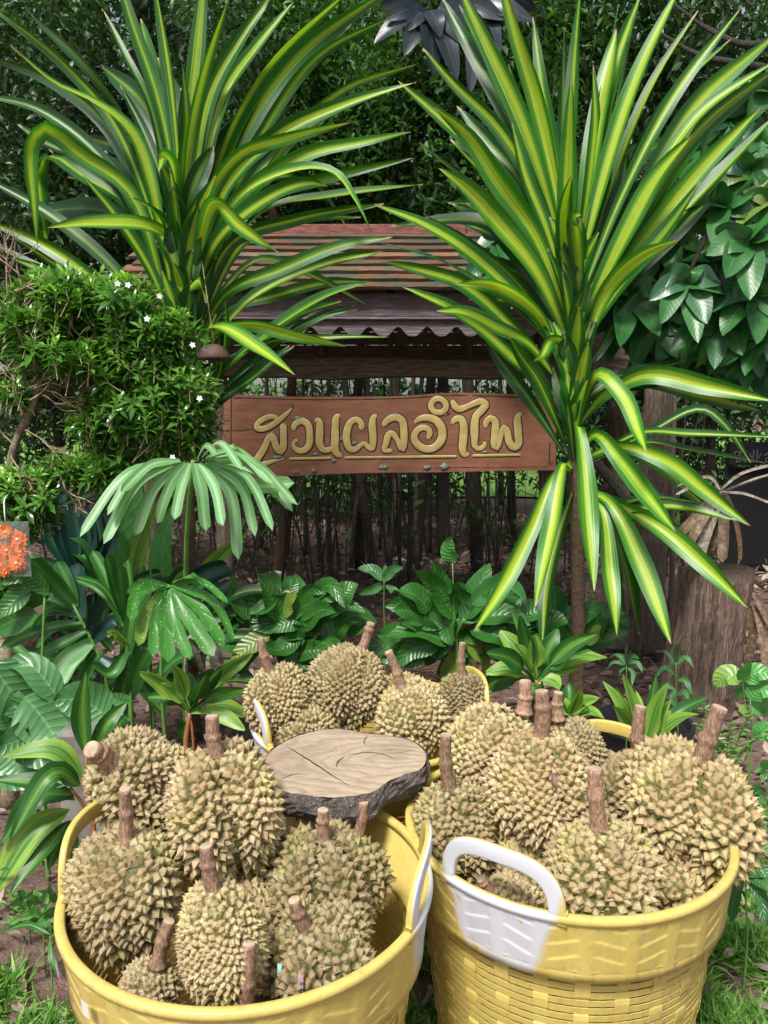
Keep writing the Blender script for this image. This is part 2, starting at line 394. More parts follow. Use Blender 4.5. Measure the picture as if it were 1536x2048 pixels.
M['bark_r'] = mat_wood('reddish_bark', (0.07, 0.035, 0.025), (0.18, 0.10, 0.07), (9, 9, 1.2), 0.85, 0.9, dist=0.03)
M['sapling'] = mat_wood('sapling_bark', (0.045, 0.038, 0.03), (0.13, 0.11, 0.085), (7, 7, 2), 0.85, 0.5)
M['post'] = mat_wood('weathered_post', (0.12, 0.085, 0.06), (0.30, 0.23, 0.175), (10, 10, 0.9), 0.85, 0.9, patch=(0.20, 0.19, 0.14), patch_amt=0.36, dist=0.02)
M['stump'] = mat_wood('stump_bark', (0.19, 0.12, 0.09), (0.62, 0.45, 0.36), (6, 6, 0.45), 0.85, 1.0, patch=(0.38, 0.22, 0.195), patch_amt=0.36, rnd=0, dist=0.03)
M['rotten'] = mat_wood('rotten_wood', (0.11, 0.04, 0.025), (0.30, 0.15, 0.10), (1, 9, 9), 0.9, 1.0, patch=(0.16, 0.12, 0.09), patch_amt=0.45, rnd=0, dist=0.03)
M['plank'] = mat_wood('mossy_roof_plank', (0.16, 0.07, 0.036), (0.38, 0.19, 0.10), (0.8, 9, 9), 0.8, 0.6, patch=(0.085, 0.088, 0.052), patch_amt=0.5, rnd=0.35, dist=0.01)
M['ridge'] = mat_wood('red_ridge_board', (0.22, 0.065, 0.05), (0.33, 0.12, 0.095), (1, 8, 8), 0.7, 0.3, patch=(0.14, 0.09, 0.08), patch_amt=0.35)
M['fascia'] = mat_wood('purple_brown_paint', (0.17, 0.128, 0.155), (0.27, 0.21, 0.245), (0.7, 10, 10), 0.55, 0.5, rnd=0.05)
M['soffit'] = mat_wood('soffit_board', (0.13, 0.085, 0.06), (0.22, 0.15, 0.11), (0.8, 9, 9), 0.8, 0.3)
M['beam'] = mat_wood('rough_beam', (0.16, 0.11, 0.07), (0.32, 0.235, 0.16), (0.8, 9, 9), 0.85, 0.8, dist=0.02)
M['stem'] = mat_wood('durian_stalk', (0.34, 0.195, 0.125), (0.50, 0.325, 0.22), (16, 16, 6), 0.7, 0.18, rnd=0.22, dist=0.004)
M['cut'] = mat_plain('cut_stalk', (0.52, 0.40, 0.27), 0.8, 0.25, 60)
M['draca_stem'] = mat_wood('cane_bark', (0.10, 0.06, 0.04), (0.26, 0.17, 0.11), (5, 5, 26), 0.85, 0.8, rnd=0)
M['green_stem'] = mat_plain('green_stalk', (0.14, 0.32, 0.06), 0.45, 0.25, 12)
M['orange_stem'] = mat_plain('orange_leaf_base', (0.42, 0.16, 0.06), 0.5, 0.3, 14)
M['flower'] = mat_plain('white_petal', (0.86, 0.88, 0.86), 0.5, 0.03)
M['concrete'] = mat_plain('grey_concrete', (0.30, 0.28, 0.25), 0.9, 0.35, 9, 0.5)
M['black'] = mat_plain('black_plastic', (0.016, 0.017, 0.02), 0.4, 0.3, 10)
M['rubber_black'] = mat_plain('black_rubber', (0.022, 0.024, 0.030), 0.5, 0.3, 10, 0.2)
M['white_plastic'] = mat_plain('white_plastic', (0.7, 0.7, 0.66), 0.4, 0.1)
M['clay'] = mat_plain('brown_shell', (0.12, 0.06, 0.045), 0.7, 0.3, 30, 0.4)
def _ground():
    t = NT('soil'); v = t.coord('Object')
    a = t.noise(v, 1.3, 6, 0.6); b = t.noise(v, 26, 6, 0.7); c = t.noise(v, 90, 3, 0.7)
    col = t.ramp(b, [(0.3, (0.09, 0.055, 0.042)), (0.55, (0.20, 0.125, 0.10)), (0.75, (0.30, 0.20, 0.165))])
    col = t.mix(t.ramp(a, [(0.45, (0, 0, 0)), (0.65, (1, 1, 1))]), col, t.mix(1.0, col, (0.75, 0.72, 0.70), 'MULTIPLY'))
    t.base(col); t.rough(0.95); t.bump(t.math('ADD', b, t.math('MULTIPLY', c, 0.5)), 0.8, 0.03); return t.m
def _lawn():
    t = NT('lawn_turf'); v = t.coord('Object'); a = t.noise(v, 3, 5); b = t.noise(v, 40, 4)
    t.base(t.mix(b, t.ramp(a, [(0.3, (0.10, 0.24, 0.03)), (0.7, (0.22, 0.40, 0.06))]), (0.12, 0.27, 0.04))); t.rough(0.9); t.bump(b, 0.8, 0.04); return t.m
M['ground'] = _ground(); M['lawn'] = _lawn()
def _husk():
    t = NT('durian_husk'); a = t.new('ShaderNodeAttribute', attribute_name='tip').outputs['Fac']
    v = t.coord('Object'); n = t.noise(v, 11, 3); n2 = t.noise(v, 160, 3, 0.7); n3 = t.noise(v, 30, 3, 0.6); r = rnd_obj(t)
    tan = t.ramp(n, [(0.3, (0.43, 0.315, 0.165)), (0.5, (0.50, 0.39, 0.215)), (0.7, (0.43, 0.365, 0.14))])
    tan = t.mix(t.math('MULTIPLY', r, 0.5), tan, (0.37, 0.30, 0.19)); r2 = t.math('FRACT', t.math('MULTIPLY', r, 7.3)); tan = t.mix(t.math('MULTIPLY', r2, 0.22), tan, (0.40, 0.37, 0.14))
    tan = t.mix(t.ramp(n3, [(0.46, (0, 0, 0)), (0.66, (0.75, 0.75, 0.75))]), tan, (0.30, 0.215, 0.11))
    n4 = t.noise(v, 5.5, 2); tan = t.mix(t.ramp(n4, [(0.50, (0, 0, 0)), (0.64, (0.6, 0.6, 0.6))]), tan, (0.40, 0.39, 0.10)); tan = t.mix(t.ramp(n4, [(0.34, (0.7, 0.7, 0.7)), (0.46, (0, 0, 0))]), tan, (0.32, 0.235, 0.115))
    tan = t.mix(t.ramp(n2, [(0.45, (0, 0, 0)), (0.8, (0.5, 0.5, 0.5))]), tan, (0.24, 0.17, 0.10))
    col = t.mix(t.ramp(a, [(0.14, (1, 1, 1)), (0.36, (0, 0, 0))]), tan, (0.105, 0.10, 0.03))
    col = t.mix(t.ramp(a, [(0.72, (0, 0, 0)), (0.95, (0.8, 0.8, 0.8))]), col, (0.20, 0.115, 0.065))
    k3 = t.math('ADD', t.math('MULTIPLY', t.math('FRACT', t.math('MULTIPLY', r, 13.7)), 0.42), 0.70); cc = t.new('ShaderNodeCombineColor'); [t.link(k3, cc.inputs[i]) for i in range(3)]
    col = t.mix(1.0, col, cc.outputs[0], 'MULTIPLY')
    t.base(col); t.rough(0.55); t.bump(n2, 0.35, 0.002); t.b.inputs['Specular IOR Level'].default_value = 0.4; return t.m
M['husk'] = _husk()
def _yellow():
    """yellow plastic; one handle of each basket (local +X side, outer face) was sprayed white"""
    t = NT('yellow_plastic'); tc = t.new('ShaderNodeTexCoord'); sp = t.new('ShaderNodeSeparateXYZ'); t.link(tc.outputs['Object'], sp.inputs[0])
    x, y, z = sp.outputs
    n = t.noise(tc.outputs['Object'], 9, 5, 0.65); n2 = t.noise(tc.outputs['Object'], 60, 4, 0.7); n3 = t.noise(tc.outputs['Object'], 34, 2, 0.6)
    col = t.ramp(n, [(0.3, (0.55, 0.425, 0.105)), (0.7, (0.62, 0.50, 0.15))])
    col = t.mix(t.ramp(n2, [(0.52, (0, 0, 0)), (0.74, (0.55, 0.55, 0.55))]), col, (0.36, 0.26, 0.07))
    n5 = t.noise(t.coord('Object', (1, 1, .25)), 16, 6, 0.75); col = t.mix(t.ramp(n5, [(0.54, (0, 0, 0)), (0.70, (0.5, 0.5, 0.5))]), col, (0.33, 0.27, 0.15))
    ang = t.math('ABSOLUTE', t.math('ARCTAN2', y, x))
    zz = t.math('SUBTRACT', z, 0.345)
    edge = t.math('SUBTRACT', t.math('SUBTRACT', 0.37, ang), t.math('MULTIPLY', t.math('SUBTRACT', 0.49, z), 1.1))
    m1 = t.math('MULTIPLY', t.math('ADD', edge, t.math('MULTIPLY', t.math('SUBTRACT', n, 0.5), 0.10)), 20, True)
    m2 = t.math('MULTIPLY', t.math('ADD', zz, t.math('MULTIPLY', t.math('SUBTRACT', n, 0.5), 0.04)), 30, True)
    ge = t.new('ShaderNodeNewGeometry'); vt = t.new('ShaderNodeVectorTransform', vector_type='NORMAL', convert_from='WORLD', convert_to='OBJECT')
    t.link(ge.outputs['Normal'], vt.inputs[0]); sn = t.new('ShaderNodeSeparateXYZ'); t.link(vt.outputs[0], sn.inputs[0])
    m3 = t.math('MULTIPLY', t.math('ADD', sn.outputs[0], -0.05), 6, True)
    m4 = t.ramp(n3, [(0.66, (1, 1, 1)), (0.70, (0, 0, 0))])
    m = t.math('MULTIPLY', t.math('MULTIPLY', m1, m2), m3); m = t.math('MULTIPLY', m, m4)
    col = t.mix(m, col, (0.56, 0.57, 0.62))
    t.base(col); t.rough(0.38); t.bump(n2, 0.06, 0.002)
    t.b.inputs['Subsurface Weight'].default_value = 0.0
    return t.m
M['yellow'] = _yellow()
def _slabtop():
    t = NT('sawn_slab_top'); v = t.coord('Object'); ge = t.new('ShaderNodeSeparateXYZ'); t.link(v, ge.inputs[0])
    w = t.new('ShaderNodeTexWave', wave_type='RINGS', rings_direction='Z'); w.inputs['Scale'].default_value = 11
    w.inputs['Distortion'].default_value = 12; w.inputs['Detail'].default_value = 3; w.inputs['Detail Scale'].default_value = 0.9
    mp = t.new('ShaderNodeMapping'); mp.inputs['Location'].default_value = (-0.07, 0.0, 0); mp.inputs['Scale'].default_value = (0.6, 1.25, 0.2); t.link(v, mp.inputs[0]); t.link(mp.outputs[0], w.inputs['Vector'])
    n = t.noise(v, 6, 5, 0.6); n2 = t.noise(t.coord('Object', (1, 8, 1)), 26, 4, 0.7)
    col = t.ramp(n, [(0.3, (0.27, 0.20, 0.145)), (0.55, (0.42, 0.335, 0.24)), (0.75, (0.33, 0.225, 0.165))])
    col = t.mix(t.ramp(w.outputs['Fac'], [(0.0, (0.5, 0.5, 0.5)), (0.35, (0, 0, 0))]), col, (0.25, 0.17, 0.115))
    col = t.mix(t.ramp(n2, [(0.5, (0, 0, 0)), (0.72, (0.6, 0.6, 0.6))]), col, (0.19, 0.14, 0.11))
    t.base(col); t.rough(0.75); t.bump(t.math('ADD', n2, w.outputs['Fac']), 0.3, 0.004); return t.m
M['slab_top'] = _slabtop()
M['slab_bark'] = mat_wood('slab_bark', (0.30, 0.25, 0.23), (0.60, 0.53, 0.49), (18, 18, 9), 0.95, 1.0, rnd=0, dist=0.03)
def _signwood():
    t = NT('varnished_sign_board'); v = t.coord('Object', (1.2, 8, 9)); n = t.noise(v, 5, 5, 0.65); n2 = t.noise(t.coord('Object'), 45, 4, 0.7); n3 = t.noise(t.coord('Object'), 2.2, 4)
    col = t.ramp(n, [(0.3, (0.15, 0.058, 0.033)), (0.7, (0.26, 0.11, 0.062))])
    col = t.mix(t.ramp(n3, [(0.45, (0, 0, 0)), (0.7, (0.6, 0.6, 0.6))]), col, (0.38, 0.165, 0.095))
    col = t.mix(t.ramp(n2, [(0.6, (0, 0, 0)), (0.72, (0.7, 0.7, 0.7))]), col, (0.09, 0.04, 0.03))
    t.base(col); t.rough(t.ramp(n3, [(0.3, (0.3, 0.3, 0.3)), (0.7, (0.5, 0.5, 0.5))])); t.bump(t.math('ADD', n, n2), 0.25, 0.004); return t.m
M['sign'] = _signwood()
def _gold():
    t = NT('gold_paint'); v = t.coord('Object'); n = t.noise(v, 18, 4); n2 = t.noise(v, 75, 4, 0.75)
    col = t.ramp(n, [(0.3, (0.40, 0.29, 0.09)), (0.7, (0.54, 0.42, 0.17))])
    col = t.mix(t.ramp(n2, [(0.64, (0, 0, 0)), (0.70, (0.9, 0.9, 0.9))]), col, (0.10, 0.06, 0.03))
    t.base(col); t.rough(0.42); t.bump(n2, 0.15, 0.003); return t.m
M['gold'] = _gold()
M['groove'] = mat_plain('carved_groove', (0.035, 0.014, 0.009), 0.6, 0.3)
M['lichen'] = mat_plain('grey_green_lichen', (0.22, 0.30, 0.26), 0.9, 0.3, 60)
# ------------------------------------------------------------------ setting: ground, lawn
def build_ground():
    xs = np.concatenate([[-200, -60, -20, -10], np.linspace(-6, 6, 121), [10, 20, 60, 200]])
    ys = np.concatenate([[-60, -15, -4], np.linspace(-1, 12, 131), [16, 25, 60, 250]])
    X, Y = np.meshgrid(xs, ys); r = np.random.default_rng(3)
    Z = 0.012 * np.sin(X * 3.1 + 1) * np.sin(Y * 2.3) + 0.010 * np.sin(X * 7.7 + Y * 5.1) + r.normal(0, 0.004, X.shape)
    Z = np.where((abs(X) <= 6) & (Y > -1) & (Y < 11), Z, 0) - 0.02
    n, m = X.shape; V = np.stack([X, Y, Z], -1).reshape(-1, 3)
    i = np.arange(n - 1)[:, None] * m + np.arange(m - 1)[None]; i = i.ravel()
    o = mesh_obj('ground', V, np.stack([i, i + 1, i + m + 1, i + m], 1), M['ground'])
    tag(o, 'reddish brown soil littered with dry leaves', kind='structure')
    xs = np.linspace(-26, 26, 53); ys = np.linspace(11.2, 60, 40); X, Y = np.meshgrid(xs, ys)
    V = np.stack([X, Y + 0.5 * np.sin(X), 0.012 + 0 * X], -1).reshape(-1, 3); n, m = X.shape
    i = (np.arange(n - 1)[:, None] * m + np.arange(m - 1)[None]).ravel()
    o = mesh_obj('lawn', V, np.stack([i, i + 1, i + m + 1, i + m], 1), M['lawn'])
    tag(o, 'bright green lawn beyond the trees', kind='structure')
build_ground()

# ------------------------------------------------------------------ pavilion with plank roof
def zat(py, Y): return P(768, py, Y).z
def xat(px, py, Y): return P(px, py, Y).x
def build_hut():
    YF = 3.9
    x0, x1 = xat(235, 580, YF), xat(1240, 580, YF)
    root = thing('roofed_pavilion', ((x0 + x1) / 2, 4.2, 0), 'open timber pavilion with mossy red plank roof and scalloped purple-brown valance', 'pavilion')
    z0, z1 = zat(586, YF), zat(468, 4.52)
    n = 8; r = random.Random(5)
    A = np.array([YF - 0.06, z0]); B = np.array([4.52, z1]); u = (B - A) / np.linalg.norm(B - A); nn = np.array([-u[1], u[0]])
    L = np.linalg.norm(B - A); step = L / n
    for k in range(n):                      # each plank laps over the one below
        cuts = [x0 + r.uniform(-.03, .03), x1 + r.uniform(-.03, .03)]
        for j in range(1):
            a, b = cuts
            p0 = A + u * (k * step - 0.012) + nn * (0.026 + r.uniform(-.003, .003)); p1 = A + u * ((k + 1) * step + 0.03) + nn * (0.003 + r.uniform(-.001, .001))
            th = 0.016; m = 30; V = []
            for i in range(m + 1):
                x = a + (b - a) * i / m; jy = r.uniform(-.005, .005)
                for q, off in ((p0, 0), (p1, 0), (p1, -th), (p0, -th)):
                    w = q + nn * off + u * (jy if q is p0 else 0); V.append((x, w[0], w[1]))
            F = []
            for i in range(m):
                for s in range(4): F.append((i * 4 + s, i * 4 + (s + 1) % 4, i * 4 + 4 + (s + 1) % 4, i * 4 + 4 + s))
            F += [(3, 2, 1, 0), tuple(m * 4 + s for s in range(4))]
            mesh_obj('roof_plank', V, F, M['plank'], root, smooth=False)
    # ridge boards
    xr = xat(932, 455, 4.5)
    for a, b in ((x0 - .02, xr - 0.003), (xr + 0.003, x1 + .02)):
        zt = zat(450, 4.5) + (0.012 if a > 0 else 0)
        box('ridge_board', (a, 4.475, zat(471, 4.5)), (b, 4.50, zt), M['ridge'], root)
    # rear slope, so the roof is a roof from any side
    for k in range(4):
        p0 = np.array([4.55 + k * .15, z1 - k * .11]); V = []
        V, F = box_geo((x0, p0[0], p0[1] - 0.13), (x1, p0[0] + .16, p0[1] - .115))
        V = [(x, y, z + (-(y - p0[0]) * 0.7 + 0.1)) for x, y, z in V]
        mesh_obj('roof_plank', V, F, M['plank'], root, smooth=False)
    # fascia, ledge and scalloped valance
    f0, f1 = xat(262, 610, YF), xat(1225, 610, YF)
    box('fascia_board', (f0, YF - .015, zat(634, YF)), (f1, YF + .012, zat(587, YF)), M['fascia'], root)
    box('fascia_ledge', (f0, YF - .032, zat(641, YF)), (f1, YF + .012, zat(635, YF)), M['fascia'], root)
    per = 58 * mpp(P(768, 660, YF)); xs = np.arange(f0, f1, per / 14); ph = xat(738, 655, YF)
    zt, zl, zn = zat(641.5, YF), zat(673, YF), zat(654, YF); V = []; F = []
    for i, x in enumerate(xs):
        c = abs(math.cos(math.pi * (x - ph) / per)); zb = zl + (zn - zl) * c ** 3.2
        for y in (YF - .012, YF + .008):
            V += [(x, y, zt), (x, y, zb)]
    for i in range(len(xs) - 1):
        a = i * 4; b = a + 4
        F += [(a, a + 1, b + 1, b), (a + 2, b + 2, b + 3, a + 3), (a, b, b + 2, a + 2), (a + 1, a + 3, b + 3, b + 1)]
    mesh_obj('scalloped_valance', V, F, M['fascia'], root, smooth=False)
    # soffit boards with battens, long rough beam
    YB = 4.25
    for k, (ya, yb) in enumerate(((664, 689.5), (690.5, 713), (640, 663))):
        box('soffit_board', (xat(420, 700, YB), YB, zat(yb, YB)), (xat(1250, 700, YB), YB + .018, zat(ya, YB)), M['soffit'], root, 0.003)
    for px in (520, 643, 781, 938, 1080):
        x = xat(px, 690, YB); box('batten', (x - .015, YB - .03, zat(716, YB)), (x + .015, YB - .002, zat(652, YB)), M['soffit'], root)
    box('tie_board', (xat(420, 725, 4.18), 4.17, zat(727, 4.18)), (xat(1262, 725, 4.18), 4.2, zat(712, 4.18)), M['soffit'], root)
    xs = np.linspace(xat(430, 740, 4.1), xat(1275, 740, 4.1), 26); V = []; F = []; rr = random.Random(2)
    for i, x in enumerate(xs):
        h0 = zat(755, 4.1) + 0.008 * math.sin(i * .7) + rr.uniform(-.003, .003); h1 = zat(720, 4.1) - 0.006 * math.sin(i * .45 + 1)
        V += [(x, 4.05, h0), (x, 4.05, h1), (x, 4.16, h1 + .01), (x, 4.16, h0 - .005)]
    for i in range(25):
        for s in range(4): F.append((i * 4 + s, i * 4 + (s + 1) % 4, i * 4 + 4 + (s + 1) % 4, i * 4 + 4 + s))
    F += [(3, 2, 1, 0), (100, 101, 102, 103)]
    mesh_obj('beam', V, F, M['beam'], root, smooth=False)
    # rafters
    for px in (330, 520, 780, 1000, 1200):
        x = xat(px, 600, YF)
        V, F = box_geo((x - .02, YF + .03, 0), (x + .02, 4.5, .05)); V = [(a, b, c + z0 - .085 + (b - YF) * u[1] / u[0]) for a, b, c in V]
        mesh_obj('rafter', V, F, M['soffit'], root, smooth=False)
    # round posts
    def post(name, pxt, pyt, pxb, Y, w, seed):
        t = P(pxt, pyt, Y); b = P(pxb, 1000, Y); d = (t - b); base = t - d * (t.z / d.z)
        pts = spline([base + Vector((0, 0, -.04)), base.lerp(t, .3) + Vector((.006, 0, 0)), base.lerp(t, .65) - Vector((.006, 0, 0)), t], 16)
        g = np.random.default_rng(seed); rad = w * .5 * (1.12 - .16 * np.linspace(0, 1, 16)) * g.uniform(.96, 1.04, 16)
        return tube(name, pts, rad, M['post'], root, 14, 0.06, seed)
    post('post', 1320, 760, 1306, 3.96, .150, 1)
    post('post', 1246, 745, 1236, 4.42, .150, 2)
    post('post', 438, 745, 446, 4.09, .085, 3)
    post('post', 300, 745, 303, 4.3, .11, 4)
    post('post', 1092, 745, 1094, 4.085, .075, 7)
    post('pole', 1350, 760, 1345, 4.2, .03, 5)
    a, b = P(1185, 915, 4.3), P(1262, 1010, 4.3)
    tube('brace', spline([a, b], 6), .03, M['bark'], root, 8, .05, 1)
    return root
build_hut()

# ------------------------------------------------------------------ carved sign
def build_sign():
    YS = 4.0
    def S1(x, y): return (430 + x / 4.389, 770 + y / 4.389)
    def S2(x, y): return (770 + x / 4.389, 770 + y / 4.389)
    top = [S1(80, 75), S1(300, 88), S1(700, 102), S1(1200, 102), S2(0, 100), S2(250, 92), S2(420, 76), S2(620, 68), S2(900, 72), S2(1290, 88), S2(1500, 96)]
    bot = [S2(1500, 750), S2(1100, 752), S2(500, 765), S2(0, 770), S1(1200, 775), S1(800, 792), S1(380, 812), S1(55, 822)]
    c = P(775, 868, YS)
    root = thing('carved_sign', c, 'reddish varnished wooden sign board with raised gold lettering, hung under the pavilion eave', 'sign')
    def W(p, y=0.0): q = P(p[0], p[1], YS); return (q.x, YS + y, q.z)
    tp = spline([W(p) for p in top], 40); bt = spline([W(p) for p in bot[::-1]], 40)
    rows = 8; V = []; F = []; g = np.random.default_rng(4)
    for y, s in ((0, 1), (0.045, -1)):
        for j in range(rows + 1):
            f = j / rows; q = tp * (1 - f) + bt * f; q = q.copy(); q[:, 1] = YS + y + (g.normal(0, .0006, len(q)) if s == 1 else 0)
            V.append(q)
    V = np.concatenate(V); n = 40; off = (rows + 1) * n
    for s in (0, 1):
        for j in range(rows):
            for i in range(n - 1):
                a = s * off + j * n + i; f = (a, a + 1, a + n + 1, a + n); F.append(f if s else f[::-1])
    ring = list(range(n)) + [j * n + n - 1 for j in range(1, rows + 1)] + [rows * n + i for i in range(n - 2, -1, -1)] + [j * n for j in range(rows - 1, 0, -1)]
    for k in range(len(ring)):
        a, b = ring[k], ring[(k + 1) % len(ring)]; F.append((a, b, b + off, a + off))
    board = mesh_obj('board', V, F, M['sign'], root, smooth=False)
    px2m = mpp(Vector(W((775, 868))))
    def stroke(pts, wz, head=0.75, tail=0.75, name='letter', flat=0.45, lift=0.0, mat=None, parent=None, ws=None, n=44):
        wz = wz * (1.16 if name.startswith('letter') or (name == 'carved_groove' and wz > 45) else 1.0); w3 = spline([W(p) for p in pts], n); T = tangents(w3); t = np.linspace(0, 1, n)
        half = wz / 4.389 * px2m * 0.5
        if ws is not None: half = half * np.interp(t, np.linspace(0, 1, len(ws)), ws)
        d = np.concatenate([[0], np.cumsum(np.linalg.norm(np.diff(w3, axis=0), axis=1))])
        r0 = wz / 4.389 * px2m * 0.5
        e = np.minimum(d / (r0 * 1.0), 1); e2 = np.minimum((d[-1] - d) / (r0 * 1.0), 1)
        half = half * np.sqrt(np.clip(1 - (1 - e) ** 2, 0.02, 1)) * np.sqrt(np.clip(1 - (1 - e2) ** 2, 0.02, 1))
        side = np.stack([-T[:, 2], 0 * t, T[:, 0]], 1); side = nrm(side)
        V = []; K = 9
        for k in range(K):
            a = math.pi * k / (K - 1)
            V.append(w3 + side * (math.cos(a) * half)[:, None] + np.array([0, -1, 0]) * (lift + math.sin(a) ** .5 * half * flat * 2)[:, None] if lift is not None else 0)
        V = np.stack(V, 1).reshape(-1, 3); F = [(i * K + k, i * K + k + 1, (i + 1) * K + k + 1, (i + 1) * K + k) for i in range(n - 1) for k in range(K - 1)]
        return mesh_obj(name, V, F, mat or M['gold'], parent or root)
    def letter(strokes, seed=0):
        first = None
        for st in strokes:
            pts, wz = st[0], st[1]; ws = st[2] if len(st) > 2 else None
            o = stroke(pts, wz, ws=ws, name='letter' if first is None else 'letter_stroke', parent=root if first is None else first, flat=0.13)
            if first is None: first = o
            stroke(pts, wz + 13, ws=ws, name='carved_groove', mat=M['groove'], parent=first, flat=0.04, lift=0.0008)
        return first
    A = lambda *q: [S1(*p) for p in q]; B = lambda *q: [S2(*p) for p in q]
    letter([(A((560, 295), (500, 278), (430, 298), (372, 345), (366, 376), (405, 387), (475, 368), (560, 312), (630, 250), (690, 182)), 46, [.8, .9, 1, 1, 1, 1, 1, .9, .6, .2]),
            (A((598, 330), (602, 450), (596, 560), (572, 588), (540, 545), (500, 440), (480, 450), (430, 560), (350, 680), (318, 722), (395, 706), (500, 672), (632, 637)), 56, [1, 1, 1, 1, 1, .8, 1, 1, 1, .9, .7, .45, .25])])
    letter([(A((686, 405), (702, 348), (760, 315), (815, 348), (832, 430), (826, 525), (782, 575), (722, 572), (688, 530), (700, 492), (736, 487)), 50, [.8, 1, 1.1, 1.1, 1.1, 1.1, 1.1, 1, .9, .6, .6])])
    letter([(A((868, 310), (912, 318), (920, 400), (920, 520), (955, 570), (1005, 568), (1045, 535)), 56, [.6, 1, 1.1, 1.1, 1, .8, .7]),
            (A((1105, 262), (1066, 285), (1056, 360), (1054, 480), (1056, 570), (1082, 612), (1120, 618)), 58, [.5, 1, 1, 1.1, 1.1, 1, .7])])
    letter([(A((1282, 400), (1286, 340), (1250, 306), (1195, 322), (1160, 400), (1155, 480), (1182, 560), (1222, 570), (1272, 535), (1312, 512), (1345, 545), (1378, 565), (1386, 450), (1380, 330), (1392, 285), (1432, 256)), 55, [.9, .9, .9, 1, 1.1, 1.1, 1, .9, .7, .7, .8, 1, 1.1, 1.1, .9, .4])])
    letter([(B((-22, 368), (20, 312), (90, 284), (148, 312), (165, 400), (164, 520), (152, 568), (118, 500), (62, 425), (36, 430), (5, 530), (-12, 570), (30, 578), (76, 570)), 54, [.7, 1, 1.1, 1.1, 1.1, 1.1, 1, 1, .7, .9, 1, .9, .7, .6])])
    letter([(B((245, 342), (310, 296), (390, 290), (460, 322), (502, 400), (490, 490), (430, 552), (360, 562), (290, 528), (255, 460), (282, 400), (340, 374), (392, 402), (388, 450), (366, 480)), 56, [.4, .8, 1, 1.1, 1.2, 1.2, 1.2, 1.1, 1.1, 1.1, 1, .9, .9, .8, .6])])
    letter([(B((500, 244), (430, 232), (402, 182), (432, 132), (480, 122), (530, 160), (530, 212), (485, 245), (462, 240)), 46, None),
            (B((470, 232), (520, 258), (575, 250)), 26, [.9, .8, .3])])
    letter([(B((580, 345), (618, 302), (670, 302), (690, 360), (686, 480), (682, 575), (700, 610), (742, 602)), 58, [.6, .9, 1, 1.1, 1.1, 1.1, 1, .6])])
    letter([(B((585, 122), (608, 178), (642, 212), (710, 196), (790, 160), (850, 146), (884, 172), (850, 222), (802, 270), (787, 330), (786, 460), (792, 540), (832, 560), (872, 530), (872, 485)), 54, [.5, 1, 1, .8, .9, 1, 1.1, 1.1, 1.1, 1.2, 1.2, 1, .8, .7, .6])])
    letter([(B((880, 385), (890, 322), (930, 292), (964, 315), (966, 420), (962, 540), (978, 552), (1010, 460), (1046, 372), (1070, 400), (1090, 500), (1130, 550), (1166, 530), (1167, 400), (1167, 270), (1216, 240)), 56, [.8, .9, 1, 1.1, 1.1, 1.1, .9, .8, .9, 1, 1.1, 1.1, 1.1, 1.1, 1, .35])])
    for pts in (A((650, 648), (1025, 640)), A((1130, 637), (1490, 634)) + B((640, 626)), B((765, 620), (1195, 613))):
        o = stroke(pts, 26, name='underline', flat=0.3); stroke(pts, 38, name='carved_groove', mat=M['groove'], parent=o, flat=0.04, lift=0.0008)
    # carved border line and the long crack
    for pts in (A((145, 110), (138, 650)), A((140, 110), (700, 124), (1200, 126)) + B((250, 112), (420, 98), (620, 90), (900, 96), (1290, 112)), B((1448, 500), (1440, 700))):
        stroke(pts, 10, name='border_groove', mat=M['groove'], flat=0.06, lift=0.0006, n=60)
    stroke(A((62, 400), (140, 402), (250, 396), (350, 380)), 5, name='crack', mat=M['groove'], flat=0.06, lift=0.0006)
    stroke(B((420, 730), (650, 722), (900, 726), (1450, 716)), 5, name='crack', mat=M['groove'], flat=0.06, lift=0.0006)
    for x, y in (S1(110, 110), S1(100, 700), S2(1470, 130), S2(1460, 690), S1(108, 400)):      # nail heads
        q = np.array(W((x, y))); V, F = tube_geo(np.array([q + np.array([0, .004, 0]), q + np.array([0, -.003, 0])]), [.0055, .005], 10); mesh_obj('nail', V, F, M['rubber_black'], root, smooth=False)
    g = np.random.default_rng(8)
    for (x, y), rx, ry in ((S1(868, 752), 7, 5), (S1(440, 770), 13, 4), (S1(705, 765), 8, 3), (S1(545, 636), 12, 4), (S1(1480, 722), 12, 5), (S2(365, 725), 9, 5), (S2(525, 718), 10, 8), (S2(0, 722), 6, 5),
                           (S1(1225, 512), 6, 4), (S1(880, 610), 7, 3), (S1(735, 290), 9, 3), (S2(880, 590), 8, 3), (S1(1040, 665), 5, 4), (S2(90, 258), 7, 2.5), (S1(1110, 475), 3, 6)):
        a = np.linspace(0, 2 * np.pi, 19)[:-1]; rr = g.uniform(.6, 1.15, 18)
        V = [W((x + rx * r_ * math.cos(t_), y + ry * r_ * math.sin(t_)), -.0035) for t_, r_ in zip(a, rr)] + [W((x, y), -.0050)]
        V += [(p[0], YS + .001, p[2]) for p in V[:18]]
        F = [(k, (k + 1) % 18, 18) for k in range(18)] + [(k, 19 + k, 19 + (k + 1) % 18, (k + 1) % 18) for k in range(18)]
        mesh_obj('lichen_patch', V, F, M['lichen'], root)
build_sign()

